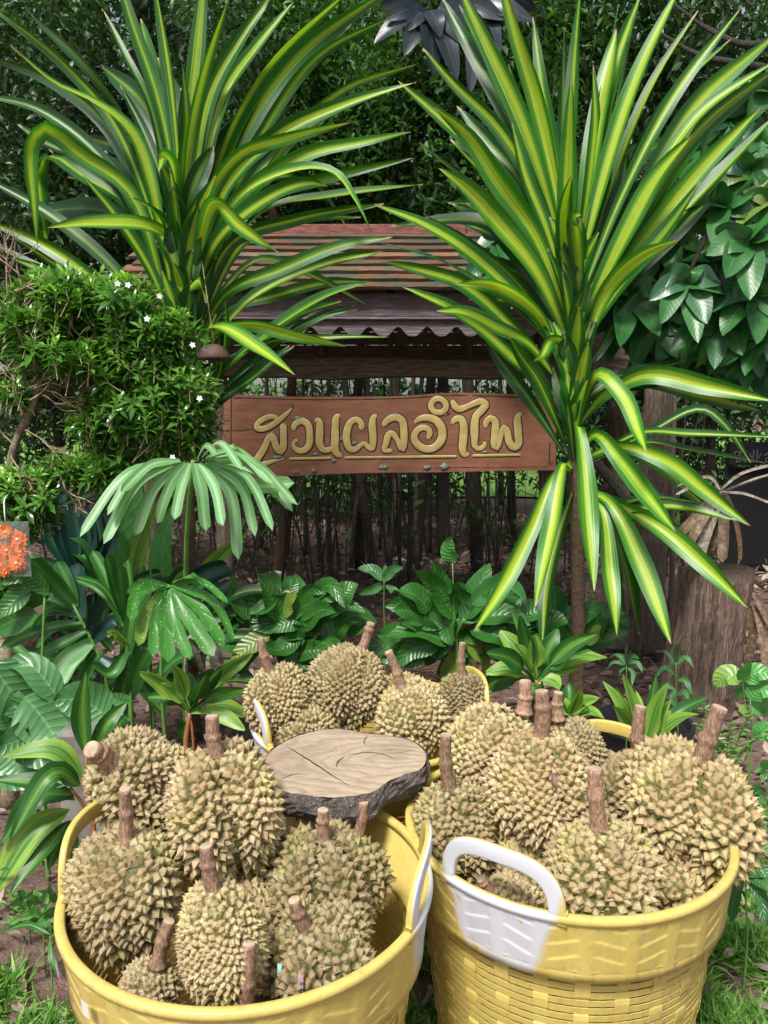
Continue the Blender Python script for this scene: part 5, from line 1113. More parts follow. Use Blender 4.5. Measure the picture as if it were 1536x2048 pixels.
CC = [([(-20, 1325), (40, 1405), (75, 1445)], 96), ([(50, 1392), (95, 1450), (128, 1512)], 110), ([(215, 1432), (160, 1400), (105, 1400)], 92), ([(120, 1400), (60, 1330), (10, 1325)], 60), ([(20, 1480), (60, 1500), (150, 1530)], 60), ([(10, 1390), (30, 1460), (60, 1500)], 90), ([(80, 1460), (40, 1480), (-20, 1500)], 66), ([(-20, 1540), (40, 1550), (110, 1540)], 66), ([(30, 1420), (0, 1460), (-30, 1490)], 60), ([(140, 1430), (180, 1440), (210, 1445)], 80)]
CC += filler(80, 1450, 120, 80, 10, 80, 120, 60, 5)
plant('torn_leaf_clump', 'large cool-green ribbed leaves, ragged and torn, at the left edge above the basket', (80, 1560), 1.95, CC, 'broad_cool', 'ovate', stem=[([(90, 1640), (80, 1540), (70, 1440)], .007)], facing=.9, ripple=.06)
plant('small_sprig', 'small sprig of four smooth leaves above the rotten log', (768, 1200), 3.0, [([(768, 1160), (745, 1140), (716, 1136)], 24), ([(768, 1160), (785, 1140), (806, 1136)], 22), ([(766, 1170), (740, 1180), (716, 1188)], 20), ([(770, 1165), (772, 1150), (770, 1130)], 18), ([(772, 1170), (790, 1185), (795, 1180)], 20)], 'broad_cool', 'ovate', stem=[([(770, 1300), (768, 1220), (768, 1155)], .003)])

# lance-leaved rosettes
def tipset(c, tips, w, mats=None, seed=0):
    r = random.Random(seed); out = []
    for tx, ty in tips:
        mx = c[0] * .45 + tx * .55; my = c[1] * .45 + ty * .55 - abs(tx - c[0]) * .14
        out.append(([c, (mx, my), (tx, ty)], w * r.uniform(.85, 1.15), r.choice(mats) if mats else None))
    return out
plant('lance_leaf_plant', 'small rosette plant with orange leaf bases behind the grooved durian', (378, 1480), 1.95, tipset((380, 1425), [(296, 1394), (322, 1368), (345, 1330), (376, 1345), (444, 1338), (504, 1308), (496, 1380), (500, 1432), (366, 1484), (330, 1392), (410, 1350), (470, 1350), (490, 1460), (280, 1345)], 32, ['cordy', 'cordy_s', 'cordy'], 1), 'cordy', 'petiole',
      stem=[([(374, 1540), (372, 1480), (380, 1425)], .010), ([(380, 1430), (372, 1410), (366, 1390)], .005), ([(380, 1430), (396, 1405), (410, 1390)], .005)], stem_mat='orange_stem', ripple=.08, fold=.5)
plant('lance_leaf_plant', 'bright green rosette of pointed leaves below the hanging leaves of the right cane plant', (1070, 1400), 2.15, tipset((1072, 1362), [(1016, 1216), (1040, 1232), (1068, 1270), (1116, 1258), (1192, 1268), (1214, 1316), (974, 1306), (972, 1346), (1000, 1262), (1154, 1332), (1030, 1292), (1130, 1300), (1180, 1300), (1060, 1392), (960, 1380), (1120, 1376)], 36, ['cordy', 'cordy', 'cordy_s'], 2), 'cordy', 'petiole',
      stem=[([(1074, 1480), (1072, 1420), (1072, 1360)], .011)], stem_mat='orange_stem', ripple=.06, fold=.45)
plant('lance_leaf_plant', 'lance-leaved plant with orange stalks growing against the left side of the nearest basket', (160, 1620), 1.62, [([(165, 1555), (110, 1500), (0, 1516)], 42, 'cordy_s', -.05), ([(172, 1510), (165, 1420), (172, 1342)], 40, 'cordy', -.03), ([(185, 1500), (220, 1440), (256, 1404)], 34, 'cordy', .05), ([(190, 1510), (230, 1460), (254, 1428)], 30, 'cordy', .1),
      ([(160, 1570), (110, 1545), (20, 1680)], 44, 'cordy', -.12), ([(150, 1590), (80, 1590), (0, 1690)], 46, 'cordy', -.08), ([(140, 1620), (70, 1660), (-20, 1800)], 62, 'cordy_s', -.1), ([(140, 1640), (100, 1690), (20, 1790)], 40, 'cordy', -.12), ([(150, 1640), (120, 1680), (95, 1740)], 34, 'cordy', -.05), ([(158, 1560), (100, 1560), (40, 1600)], 38, 'cordy', 0), ([(150, 1600), (80, 1570), (-20, 1560)], 40, 'cordy', 0), ([(150, 1650), (150, 1700), (120, 1760)], 32, 'cordy', 0)],
      'cordy', 'lance', stem=[([(190, 1700), (180, 1620), (165, 1555)], .007), ([(185, 1650), (160, 1600), (140, 1575)], .006), ([(185, 1620), (176, 1560), (172, 1510)], .006)], stem_mat='orange_stem', ripple=.07, fold=.45, seed=3)
plant('variegated_plant', 'tuft of upright white-streaked leaves behind the right end of the white-handled basket', (1290, 1530), 1.98, tipset((1290, 1500), [(1206, 1362), (1232, 1376), (1246, 1348), (1312, 1346), (1334, 1366), (1420, 1392), (1402, 1428), (1340, 1400), (1270, 1380), (1380, 1420), (1225, 1410)], 34, ['cordy_s', 'cordy_s', 'cordy'], 4), 'cordy_s', 'lance', stem=[([(1290, 1590), (1290, 1540), (1290, 1500)], .009)], ripple=.07, fold=.5)
plant('variegated_plant', 'small white-streaked leaves between the tall tan durian and the tuft on its right', (1140, 1450), 2.12, tipset((1140, 1430), [(1140, 1356), (1162, 1378), (1200, 1396), (1108, 1392), (1180, 1420), (1124, 1370), (1210, 1440)], 26, ['cordy_s', 'cordy'], 5), 'cordy_s', 'lance', stem=[([(1140, 1500), (1140, 1470), (1140, 1430)], .008)], ripple=.06, fold=.5)
plant('light_leaf_plant', 'pale smooth-leaved seedling at the right edge in front of the stump', (1490, 1480), 2.2, [([(1484, 1362), (1455, 1350), (1428, 1372)], 46), ([(1484, 1360), (1488, 1340), (1496, 1322)], 34), ([(1488, 1362), (1515, 1345), (1550, 1352)], 42), ([(1486, 1366), (1484, 1380), (1472, 1396)], 26), ([(1500, 1400), (1520, 1380), (1555, 1390)], 40), ([(1500, 1420), (1520, 1410), (1555, 1430)], 44), ([(1498, 1425), (1490, 1420), (1486, 1430)], 24), ([(1520, 1480), (1530, 1460), (1550, 1470)], 40)], 'broad_lt', 'ovate', stem=[([(1496, 1560), (1494, 1450), (1485, 1360)], .0025), ([(1500, 1540), (1505, 1440), (1500, 1400)], .0025)], facing=1.0, fold=.12)
HB = lambda cx, cy, s, w, n, sd: ring(cx, cy, s, s * .8, n, w, sd)
plant('serrated_weed', 'grey-green weed with long notched leaves right of the white-handled basket', (1500, 1840), 1.55, [([(1490, 1760), (1470, 1790), (1462, 1846)], 26), ([(1494, 1758), (1520, 1790), (1530, 1860)], 26), ([(1492, 1750), (1520, 1740), (1560, 1762)], 28), ([(1490, 1750), (1460, 1735), (1456, 1770)], 26), ([(1492, 1745), (1490, 1710), (1512, 1680)], 30), ([(1490, 1745), (1470, 1720), (1466, 1690)], 24), ([(1496, 1755), (1530, 1770), (1556, 1820)], 26), ([(1494, 1730), (1530, 1700), (1556, 1706)], 28)], 'broad_cool', 'lance', stem=[([(1495, 1860), (1492, 1800), (1492, 1740)], .003)], ripple=.12, facing=1.0)
plant('weed', 'thin dark weed growing against the foot of the stump', (1345, 1420), 2.5, [([(1350, 1330), (1330, 1305), (1312, 1304)], 10), ([(1352, 1325), (1352, 1300), (1362, 1285)], 12), ([(1352, 1330), (1372, 1315), (1388, 1336)], 10), ([(1350, 1350), (1330, 1335), (1310, 1356)], 10), ([(1354, 1360), (1370, 1360), (1384, 1390)], 12), ([(1350, 1380), (1330, 1370), (1316, 1376)], 12), ([(1352, 1390), (1370, 1385), (1380, 1410)], 12), ([(1352, 1375), (1345, 1400), (1360, 1425)], 12)], 'broad_cool', 'lance', stem=[([(1356, 1450), (1352, 1390), (1352, 1322)], .002)])
plant('weed', 'small star-shaped weed between the posts and the bright green rosette', (1250, 1400), 2.5, [([(1252, 1330), (1230, 1325), (1212, 1340)], 10), ([(1252, 1328), (1250, 1305), (1254, 1288)], 12), ([(1254, 1330), (1274, 1325), (1286, 1346)], 10), ([(1252, 1335), (1240, 1345), (1236, 1366)], 10), ([(1254, 1335), (1266, 1345), (1264, 1372)], 10), ([(1252, 1330), (1235, 1310), (1214, 1320)], 10), ([(1254, 1328), (1266, 1312), (1280, 1318)], 10)], 'broad_cool', 'lance', stem=[([(1254, 1440), (1253, 1380), (1253, 1330)], .002)])
def feathery(label, bx, by, Y, tips, seed):
    r = random.Random(seed); b = P(bx, by, Y); root = thing('feathery_weed', (b.x, Y, 0), label, 'weed')
    for tx, ty in tips:
        p3 = spline([P(bx, by, Y), P((bx + tx) / 2, (by + ty) / 2 - 12, Y - .02), P(tx, ty, Y - .04)], 14); tube('stalk', np.vstack([np.array([[p3[0][0], p3[0][1], -.02]]), p3]) if p3[0][2] > .02 else p3, .0014, M['green_stem'], root, 5)
        pos, yd, up, sz = [], [], [], []
        for i in range(3, 14):
            for s in (-1, 1):
                for q in range(2): pos.append(p3[i] + np.array([r.uniform(-.004, .004), 0, r.uniform(-.004, .004)])); yd.append(np.array([s * .8 + r.uniform(-.3, .3), -.4 + r.uniform(-.3, .3), .5 + r.uniform(-.4, .4)])); up.append(np.array([0, -.6, 1])); sz.append(r.uniform(.013, .024))
        V, F, A = scatter('leaf8', np.array(pos), np.array(yd), np.array(up), np.array(sz), np.full(len(pos), .8)); mesh_obj('frond', V, F, M['far_l'], root, attr={'rnd': A}, kind='stuff')
feathery('pale feathery weed beside the slanting stalk of the big lumpy durian', 1450, 1560, 1.95, [(1500, 1430), (1460, 1450), (1520, 1470), (1430, 1470), (1410, 1420), (1400, 1450)], 3)
plant('ground_weed', 'patch of small pale seedlings on the leaf litter right of the big lumpy durian', (1510, 1600), 2.0, ring(1505, 1590, 34, 26, 6, 18, 15) + ring(1535, 1540, 30, 24, 6, 18, 16) + ring(1470, 1640, 26, 20, 5, 16, 17) + ring(1530, 1650, 30, 22, 6, 18, 18), 'broad_lt', 'ovate', stem=[([(1506, 1630), (1505, 1610), (1505, 1590)], .002), ([(1534, 1580), (1535, 1560), (1535, 1540)], .002), ([(1470, 1680), (1470, 1660), (1470, 1640)], .002), ([(1530, 1690), (1530, 1670), (1530, 1650)], .002)], facing=1.0)
feathery('low feathery weed at the left of the nearest basket', 60, 1860, 1.7, [(30, 1790), (80, 1790), (70, 1830), (100, 1820), (20, 1850)], 4)
plant('ground_weed', 'bright green three-leaved weed on the soil left of the nearest basket', (90, 1860), 1.6, ring(85, 1830, 34, 24, 6, 20, 5) + ring(50, 1800, 30, 24, 5, 16, 6) + ring(95, 1790, 26, 20, 5, 18, 7), 'broad_lt', 'ovate', stem=[([(88, 1890), (86, 1850), (85, 1828)], .002)], facing=1.0)
plant('ground_weed', 'narrow-leaved weed left of the baskets standing over bare soil', (60, 1900), 1.5, [([(100, 1870), (60, 1850), (0, 1866)], 12), ([(100, 1880), (105, 1920), (120, 1950)], 14), ([(100, 1875), (130, 1850), (150, 1840)], 10), ([(20, 1740), (0, 1740), (-20, 1752)], 14)], 'cordy', 'lance', stem=[([(102, 1930), (101, 1900), (100, 1872)], .002)])

# dry fan leaf over the stump, dry grey leaf by the small rosette
plant('dry_fan_leaf', 'withered brown fan leaf drooping over the stump', (1440, 1200), 2.72, [([(1438, 985), (1390, 1040), (1340, 1090)], 20), ([(1438, 985), (1400, 1050), (1366, 1112)], 18), ([(1440, 985), (1415, 1060), (1395, 1128)], 20, 'dry_grey'), ([(1440, 985), (1428, 1060), (1412, 1110)], 22), ([(1444, 985), (1448, 1060), (1444, 1126)], 20), ([(1446, 985), (1470, 1060), (1474, 1132)], 22), ([(1436, 980), (1400, 960), (1352, 975)], 7, 'dry_grey'), ([(1436, 985), (1410, 965), (1350, 990)], 6, 'dry_grey'), ([(1440, 980), (1420, 955), (1380, 962)], 7, 'dry_grey'), ([(1442, 980), (1480, 950), (1545, 930)], 7, 'dry_grey'), ([(1444, 984), (1490, 990), (1545, 1010)], 8, 'dry_grey'),
      ([(1500, 1210), (1505, 1270), (1492, 1330)], 16), ([(1510, 1210), (1525, 1270), (1530, 1330)], 16), ([(1505, 1190), (1530, 1240), (1550, 1270)], 14)], 'dry', 'ribbon', stem=[([(1600, 940, .3), (1520, 955, .1), (1440, 985)], .007)], stem_mat='dry_grey', fold=.6, zbase=.5)
plant('dry_grey_leaf', 'shrivelled grey palm leaf hanging beside the spotted palm', (410, 1400), 2.15, [([(376, 1274), (405, 1290), (412, 1345)], 22), ([(380, 1272), (420, 1290), (430, 1342)], 18), ([(384, 1270), (430, 1290), (446, 1330)], 14), ([(376, 1276), (392, 1310), (404, 1346)], 12)], 'dry_grey', 'ribbon', stem=[([(372, 1400), (370, 1320), (378, 1272)], .004)], stem_mat='dry_grey', fold=.7)
# ------------------------------------------------------------------ big-leaved tree at the right
def build_right_tree():
    r = random.Random(77)
    tr = P(1640, 1200, 3.3); root = thing('large_leaf_tree', (tr.x, 3.3, 0), 'tree with big drooping glossy leaves at the right edge above the stump', 'tree')
    tk = [Vector((tr.x, 3.3, -.05)), P(1650, 900, 3.3), P(1620, 500, 3.35), P(1600, 200, 3.4), P(1580, -150, 3.4)]
    tube('trunk', spline(tk, 24), np.linspace(.09, .05, 24), M['bark'], root, 12, .06, 5)
    nodes = [(1372, 565, 2.75), (1262, 590, 2.85), (1450, 410, 2.8), (1330, 470, 2.95), (1500, 480, 2.7), (1440, 640, 2.8), (1510, 590, 2.75), (1390, 430, 3.0), (1300, 640, 3.0), (1370, 660, 3.0), (1480, 690, 2.9), (1530, 660, 2.8), (1330, 560, 3.05), (1280, 500, 3.1), (1420, 520, 2.95), (1540, 400, 2.8), (1440, 350, 3.0), (1500, 340, 2.9), (1240, 640, 3.1), (1350, 390, 3.1),
             (1400, 720, 3.1), (1460, 740, 3.15), (1530, 740, 3.0), (1320, 700, 3.2), (1480, 560, 3.0), (1250, 440, 3.2), (1520, 280, 3.0), (1400, 300, 3.2), (1540, 180, 3.1), (1460, 240, 3.2), (1010, 470, 3.7), (990, 520, 3.75), (1030, 540, 3.75)]
    for i, (x, y, Yn) in enumerate(nodes):
        nl = r.randint(6, 9)
        for k in range(nl):
            a = 2 * math.pi * (k + r.uniform(-.3, .3)) / nl; L = r.uniform(68, 105) * 2.9 / Yn
            dx, dy = math.cos(a) * L, math.sin(a) * L * .75 + L * .38
            if Yn > 3.5: L *= .9
            pts = [(x, y, 0), (x + dx * .5, y + dy * .42 - 8, -.03), (x + dx, y + dy, -.02 - .08 * math.sin(a))]
            traced_leaf(root, pts, Yn, r.uniform(40, 54) * 2.9 / Yn, M[r.choice(('tree_leaf', 'tree_leaf', 'tree_leaf_b'))], 'ovate', fold=r.uniform(.1, .35), ripple=.02, facing=r.uniform(.5, 1.0), nseg=10)
    for pts in ([(1610, 420, .1), (1520, 400, -.2), (1450, 405, -.5), (1372, 560, -.6)], [(1615, 480, .1), (1500, 560, -.3), (1440, 640, -.5)], [(1600, 250, .1), (1480, 300, -.1), (1390, 430, -.3), (1262, 590, -.5)], [(1620, 600, .1), (1530, 640, -.4), (1480, 690, -.4)], [(1600, 150, .1), (1500, 130, 0), (1400, 110, .2), (1310, 60, .4)], [(1600, 60, .1), (1500, 90, .1), (1420, 60, .2), (1350, 10, .3)]):
        tube('branch', spline([P(x, y, 3.35 + d) for x, y, d in pts], 16), np.linspace(.020, .006, 16), M['bark'], root, 7, .08, len(pts))
build_right_tree()
def build_rubber():
    r = random.Random(8); Yr = 4.4; root = thing('rubber_plant', (P(870, 100, Yr).x, Yr + .6, 0), 'rubber plant with big dark blue-grey leaves hanging at the top of the picture', 'tree')
    tube('trunk', spline([Vector((P(870, 100, Yr).x, Yr + 2.1, -.05)), P(872, 600, Yr + 2.1), P(880, 100, Yr + 1.9), P(885, -180, Yr + .6)], 20), np.linspace(.045, .025, 20), M['bark'], root, 10, .06, 2)
    tube('branch', spline([P(885, -180, Yr + .6), P(870, -60, Yr + .2), P(850, 10, Yr)], 10), np.linspace(.022, .012, 10), M['bark'], root, 8)
    tips = [(840, 20, 748, 88, 46), (845, 18, 770, 40, 44), (850, 20, 815, 62, 40), (855, 20, 808, 112, 44), (862, 22, 880, 75, 40), (862, 20, 866, 150, 56), (870, 25, 915, 160, 48), (880, 10, 935, 92, 50), (880, 5, 960, 40, 46), (900, 0, 1010, 40, 44), (940, 0, 1070, 45, 46), (960, 10, 1000, 110, 44), (960, 20, 940, 190, 40), (840, 10, 760, 10, 36), (900, 20, 990, 85, 44), (1000, -10, 1075, 20, 40)]
    for bx, by, tx, ty, w in tips:
        traced_leaf(root, [(bx, by, 0), ((bx + tx) / 2, (by + ty) / 2 - 8, -.08), (tx, ty, -.1)], Yr, w, M['rubber'], 'ovate', fold=.18, ripple=0, facing=1.0, nseg=12)
build_rubber()

# ------------------------------------------------------------------ trees behind the pavilion
def bg_tree(name, label, px, Y, rad, boxes, nleaf, mat, size, seed, bark='bark', group='trees behind the pavilion', lean=0, top=-250, tmpl='kite', flat=.5):
    """boxes: photo-pixel ellipses (cx, cy, rx, ry, depth) the crown fills"""
    g = np.random.default_rng(seed); r = random.Random(seed); x0 = P(px, 900, Y).x
    root = thing(name, (x0, Y, 0), label, 'tree', group)
    tp = P(px + lean, top, Y); b = Vector((x0, Y, -.05)); pts = spline([b, b.lerp(tp, .18) + Vector((r.uniform(-.08, .08), 0, 0)), b.lerp(tp, .4) + Vector((r.uniform(-.12, .12), 0, 0)), b.lerp(tp, .7) + Vector((r.uniform(-.12, .12), 0, 0)), tp], 28)
    tube('trunk', pts, rad * (.95 if Y < 5 else .62) * np.linspace(1.15, .55, 28), M[bark], root, 14, .09, seed)
    pos = []; shade = []
    tot = sum(q[2] * q[3] for q in boxes)
    for cx, cy, rx, ry, dp in boxes:
        c = np.array(P(cx, cy, Y)); m = mpp(Vector(c)); n = int(nleaf * rx * ry / tot); nc = max(6, n // 34)
        d = nrm(g.normal(size=(nc, 3))) * (g.random((nc, 1)) ** .4); cc = c + d * np.array([rx * m, dp, ry * m])
        k = g.integers(0, nc, n); shade.append((g.normal(0, .22, nc))[k]); tw = nrm(g.normal(size=(nc, 3)) * np.array([1, 1, .5]))
        along = g.uniform(-1, 1, (n, 1)); p = cc[k] + tw[k] * along * size * 3.2 + g.normal(0, size * .8, (n, 3)); pos.append(p)
        # limb into this part of the crown
        j = min(range(28), key=lambda i: abs(pts[i][2] - (c[2] - ry * m * .6))); lp = spline([pts[j], (pts[j] + c) / 2 + np.array([0, 0, .1]), c], 10)
        tube('limb', lp, np.linspace(rad * .45, .006, 10), M[bark], root, 7, .1, seed)
        tb = MB()
        for q in range(min(nc, 26)):
            V, F = tube_geo(spline([lp[r.randrange(3, 10)], (c + cc[q]) / 2 + g.normal(0, .04, 3), cc[q]], 5), np.linspace(.006, .002, 5), 4, False); tb.add(V, F)
        tb.build('twigs', M[bark], root, kind='stuff')
    pos = np.concatenate(pos); n = len(pos)
    yd = rand_dirs(g, n, -.25); up = rand_dirs(g, n, 1.1)
    cl = np.clip(g.normal(.44, .16, n) + np.concatenate(shade), 0, 1)
    V, F, A = scatter(tmpl, pos, yd, up, size * g.uniform(.6, 1.35, n), cl)
    mesh_obj('crown', V, F, M[mat], root, smooth=False, attr={'rnd': A}, kind='stuff')
    return root
shade_tree = bg_tree('broadleaf_tree', 'tall tree with dark furrowed trunk behind the left cane plant', 262, 4.7, .085, [(60, 120, 260, 230, .7), (330, 60, 260, 170, .7), (90, 400, 240, 150, .6), (-60, 560, 200, 130, .5)], 15000, 'far_d', .06, 1, 'bark', tmpl='leaf8')
bg_tree('broadleaf_tree', 'slender brown-barked tree with light green leaves between the left cane plant and the rubber plant', 548, 5.4, .055, [(640, 90, 170, 130, .5), (560, 30, 200, 120, .5), (690, 250, 130, 110, .5)], 9000, 'far_l', .055, 2, 'bark_r', tmpl='leaf8')
bg_tree('broadleaf_tree', 'small-leaved dark tree rising straight behind the pavilion roof', 720, 6.2, .06, [(760, 330, 230, 170, .8), (640, 420, 180, 90, .6), (860, 180, 190, 180, .7), (560, 300, 170, 150, .7)], 16000, 'far_d', .062, 3)
bg_tree('broadleaf_tree', 'leafy tree behind the right half of the pavilion roof', 960, 5.9, .07, [(960, 300, 190, 190, .7), (1000, 120, 210, 170, .7), (900, 420, 200, 60, .5), (1150, 60, 220, 150, .7)], 11000, 'far', .085, 4, tmpl='leaf8')
bg_tree('broadleaf_tree', 'branchy tree behind the right cane plant with sky showing through', 1330, 5.6, .075, [(1330, 140, 210, 170, .7), (1480, 260, 190, 190, .7), (1250, 330, 160, 140, .6), (1450, 60, 200, 100, .6)], 9500, 'far_d', .075, 5, tmpl='leaf8')
bg_tree('broadleaf_tree', 'tree in shade behind the posts at the right of the pavilion', 1420, 6.4, .06, [(1440, 760, 220, 110, .7), (1300, 800, 130, 120, .5), (1500, 560, 200, 150, .7), (1180, 860, 90, 90, .4)], 9000, 'far_d', .075, 6, tmpl='leaf8')
bg_tree('broadleaf_tree', 'dense tree behind the white-flowered shrub', 120, 5.6, .07, [(120, 500, 260, 200, .8), (330, 460, 190, 170, .7), (60, 760, 240, 160, .6), (300, 700, 160, 130, .5)], 14000, 'far_d', .062, 7)
bg_tree('broadleaf_tree', 'tree filling the top of the picture between both cane plants', 790, 8.2, .09, [(780, 60, 420, 220, 1.2), (420, 200, 380, 240, 1.2), (1150, 220, 380, 240, 1.2), (760, 420, 500, 150, 1.0)], 15000, 'far', .12, 8, tmpl='leaf8')
bg_tree('broadleaf_tree', 'distant tree behind the left edge of the scene', -60, 8.4, .09, [(0, 200, 420, 300, 1.2), (100, 600, 380, 220, 1.0)], 15000, 'far', .09, 9)
bg_tree('broadleaf_tree', 'distant tree behind the right edge of the scene', 1560, 8.6, .09, [(1480, 260, 400, 260, 1.2), (1400, 620, 360, 170, 1.0)], 11000, 'far', .09, 10)
def overhead():
    # unseen crown foliage, added above the view to shade the pavilion and background
    g = np.random.default_rng(40); n = 10000; y = g.uniform(3.5, 11, n); x = g.uniform(-5.5, 5.5, n); z = 1.256 + .5 * y + .25 + 1.4 * g.random(n)
    keep = np.sin(x * 2.1 + 1) + np.sin(y * 2.7 + x) + g.normal(0, .7, n) > -1.0; p = np.stack([x, y, z], 1)[keep]; n = len(p)
    V, F, A = scatter('kite', p, rand_dirs(g, n, -.2), rand_dirs(g, n, 1.6), .17 * g.uniform(.6, 1.4, n), np.clip(g.normal(.45, .25, n), 0, 1))
    mesh_obj('unseen_shade_crown', V, F, M['far_d'], shade_tree, smooth=False, attr={'rnd': A}, kind='stuff')
overhead()
def far_wood():
    g = np.random.default_rng(5); n = 52000
    x = g.uniform(-13, 13, n); z = g.uniform(.9, 9.5, n) ** 1.0; y = 14.5 + 2.2 * g.random(n) + .6 * np.sin(x * 1.3)
    keep = (np.sin(x * 1.9 + 2 * np.sin(z * 1.1)) + np.sin(z * 2.3 + x * .7) + g.normal(0, .9, n)) > .1
    p = np.stack([x, y, z], 1)[keep]; n = len(p)
    V, F, A = scatter('kite', p, rand_dirs(g, n, -.2), rand_dirs(g, n, 1), .2 * g.uniform(.6, 1.3, n), np.clip(g.normal(.5, .25, n), 0, 1))
    tag(mesh_obj('far_trees', V, F, M['far_l'], None, smooth=False, attr={'rnd': A}), 'far-off wood closing the view beyond the lawn', 'trees', kind='stuff')
    # shrubs in the shade under the far trees
    n = 42000; x = g.uniform(-7, 7, n); z = .12 + 1.5 * g.random(n) ** 1.2; y = 8.8 + 1.6 * g.random(n) + .3 * np.sin(x * 3)
    keep = (np.sin(x * 2.3 + 1.2) + np.sin(x * 5.1) * .6 + g.normal(0, .6, n) - (z - 1.0) * .3) > -.75
    keep &= ~((x > .95) & (x < 2.05) & (z < .85))
    p = np.stack([x, y, z], 1)[keep]; n = len(p)
    V, F, A = scatter('leaf8', p, rand_dirs(g, n, -.1), rand_dirs(g, n, 1), .11 * g.uniform(.6, 1.3, n), np.clip(g.normal(.4, .25, n), 0, 1))
    tag(mesh_obj('undergrowth', V, F, M['far_d'], None, smooth=False, attr={'rnd': A}), 'dark undergrowth in the shade behind the saplings', 'undergrowth', kind='stuff')
far_wood()

# saplings and thin trunks seen under the sign
def sapling(x0, x1, ybase, wpx, seed, lab, mat='sapling', bend=0):
    b = G(x0, ybase, -.03); Y = b.y; t = P(x1, 560, Y); r = random.Random(seed)
    lab = lab or 'thin dark sapling trunk, %s of the thin ones counted from the left behind the sign' % ORDN[sorted(THIN).index(x0)]
    root = thing('sapling', (b.x, Y, 0), lab, 'tree', 'saplings under the sign')
    mid = b.lerp(t, .45) + Vector((r.uniform(-.07, .07) + bend, r.uniform(-.05, .05), 0)); rad = wpx * .5 * mpp(b) * .55
    tube('trunk', spline([b, b.lerp(mid, .5) + Vector((r.uniform(-.02, .02), 0, 0)), mid, t], 18), np.linspace(rad * 1.2, rad * .7, 18), M[mat], root, 8, .08, seed)
    for k in range(2):
        f = r.uniform(.25, .8); p = np.array(mid.lerp(t, f)) if k else np.array(b.lerp(mid, .3 + f * .6)); d = Vector((r.uniform(-.25, .25), r.uniform(-.2, .2), r.uniform(.2, .5)))
        tube('twig', spline([p, p + np.array(d) * .5 + np.array([0, 0, -.02]), p + np.array(d)], 6), np.linspace(rad * .35, rad * .12, 6), M[mat], root, 5, 0, seed)
    return root
GENERIC = None
THIN = [700, 662, 640, 778, 800, 818, 836, 962, 978, 612, 575, 860, 520, 1002, 1085, 725, 760, 550]
ORDN = 'first second third fourth fifth sixth seventh eighth ninth tenth eleventh twelfth thirteenth fourteenth fifteenth sixteenth seventeenth eighteenth'.split()
sapling(748, 660, 1165, 30, 1, 'curved grey sapling that leans left as it rises behind the sign', bend=.05)
sapling(700, 735, 1150, 17, 2, GENERIC); sapling(662, 668, 1160, 13, 3, GENERIC); sapling(640, 628, 1140, 12, 4, GENERIC)
sapling(778, 800, 1150, 16, 5, GENERIC); sapling(800, 770, 1165, 12, 6, GENERIC); sapling(818, 838, 1170, 20, 7, GENERIC); sapling(836, 858, 1145, 18, 8, GENERIC)
sapling(890, 884, 1120, 46, 9, 'thickest dark trunk right of the middle behind the sign', 'bark'); sapling(940, 918, 1110, 18, 10, 'reddish stilt-rooted trunk behind the sign', 'bark_r'); sapling(962, 950, 1145, 9, 11, GENERIC); sapling(978, 974, 1130, 8, 12, GENERIC)
sapling(1024, 1028, 1082, 30, 13, 'black trunk standing alone in front of the bright lawn', 'bark'); sapling(612, 618, 1110, 14, 14, GENERIC); sapling(575, 570, 1120, 10, 15, GENERIC); sapling(860, 872, 1110, 14, 16, GENERIC)
sapling(520, 540, 1105, 16, 17, GENERIC); sapling(1002, 1010, 1010, 18, 18, GENERIC); sapling(1085, 1100, 1050, 12, 19, GENERIC); sapling(725, 716, 1090, 12, 20, GENERIC); sapling(760, 790, 1100, 10, 21, GENERIC); sapling(550, 505, 1075, 12, 22, GENERIC)

# ------------------------------------------------------------------ stumps, log, pots and small things
def stump(name, label, cx, wpx, ytop, ybase, seed, mat='stump', flare=1.15):
    b = G(cx, ybase, 0); Y = b.y + wpx * .5 * mpp(b) * .8; top = P(cx + 18, ytop, Y); rad = wpx * .5 * mpp(Vector((b.x, Y, .3))); g = np.random.default_rng(seed)
    root = thing(name, (b.x, Y, 0), label, 'stump'); n, m = 72, 22; V = []; ridge = g.uniform(-1, 1, n); ridge = (ridge + np.roll(ridge, 1)) * .5
    for j in range(m + 1):
        f = j / m; z = -.04 + (top.z + .04) * f
        for i in range(n):
            a = 2 * math.pi * i / n; rr = rad * (flare - (flare - 1) * min(1, f * 1.4)) * (1 + .03 * math.sin(3 * a + 1) + .045 * ridge[i] * (1.2 - .5 * f) + .01 * g.normal())
            V.append((b.x + (top.x - b.x) * f + rr * math.cos(a), Y + rr * math.sin(a), z + (.012 * math.sin(a * 2 + 1) if j == m else 0)))
    F = [(j * n + i, j * n + (i + 1) % n, (j + 1) * n + (i + 1) % n, (j + 1) * n + i) for j in range(m) for i in range(n)]
    mesh_obj('bark', V, F, M[mat], root, smooth=False)
    c = len(V); V2 = [V[m * n + i] for i in range(n)] + [(b.x + top.x - b.x, Y, top.z - .01)]
    mesh_obj('stump_top', [(x, y, z - .001) for x, y, z in V2], [(i, (i + 1) % n, n) for i in range(n)], M['post'], root)
stump('tree_stump', 'tall grooved reddish-grey tree stump at the right under the dry fan leaf', 1414, 140, 1140, 1418, 3, 'stump', 1.03)
stump('tree_stump', 'dark brown stump in shade at the left edge below the orange bag', 60, 130, 1215, 1400, 4, 'bark_r', 1.05)
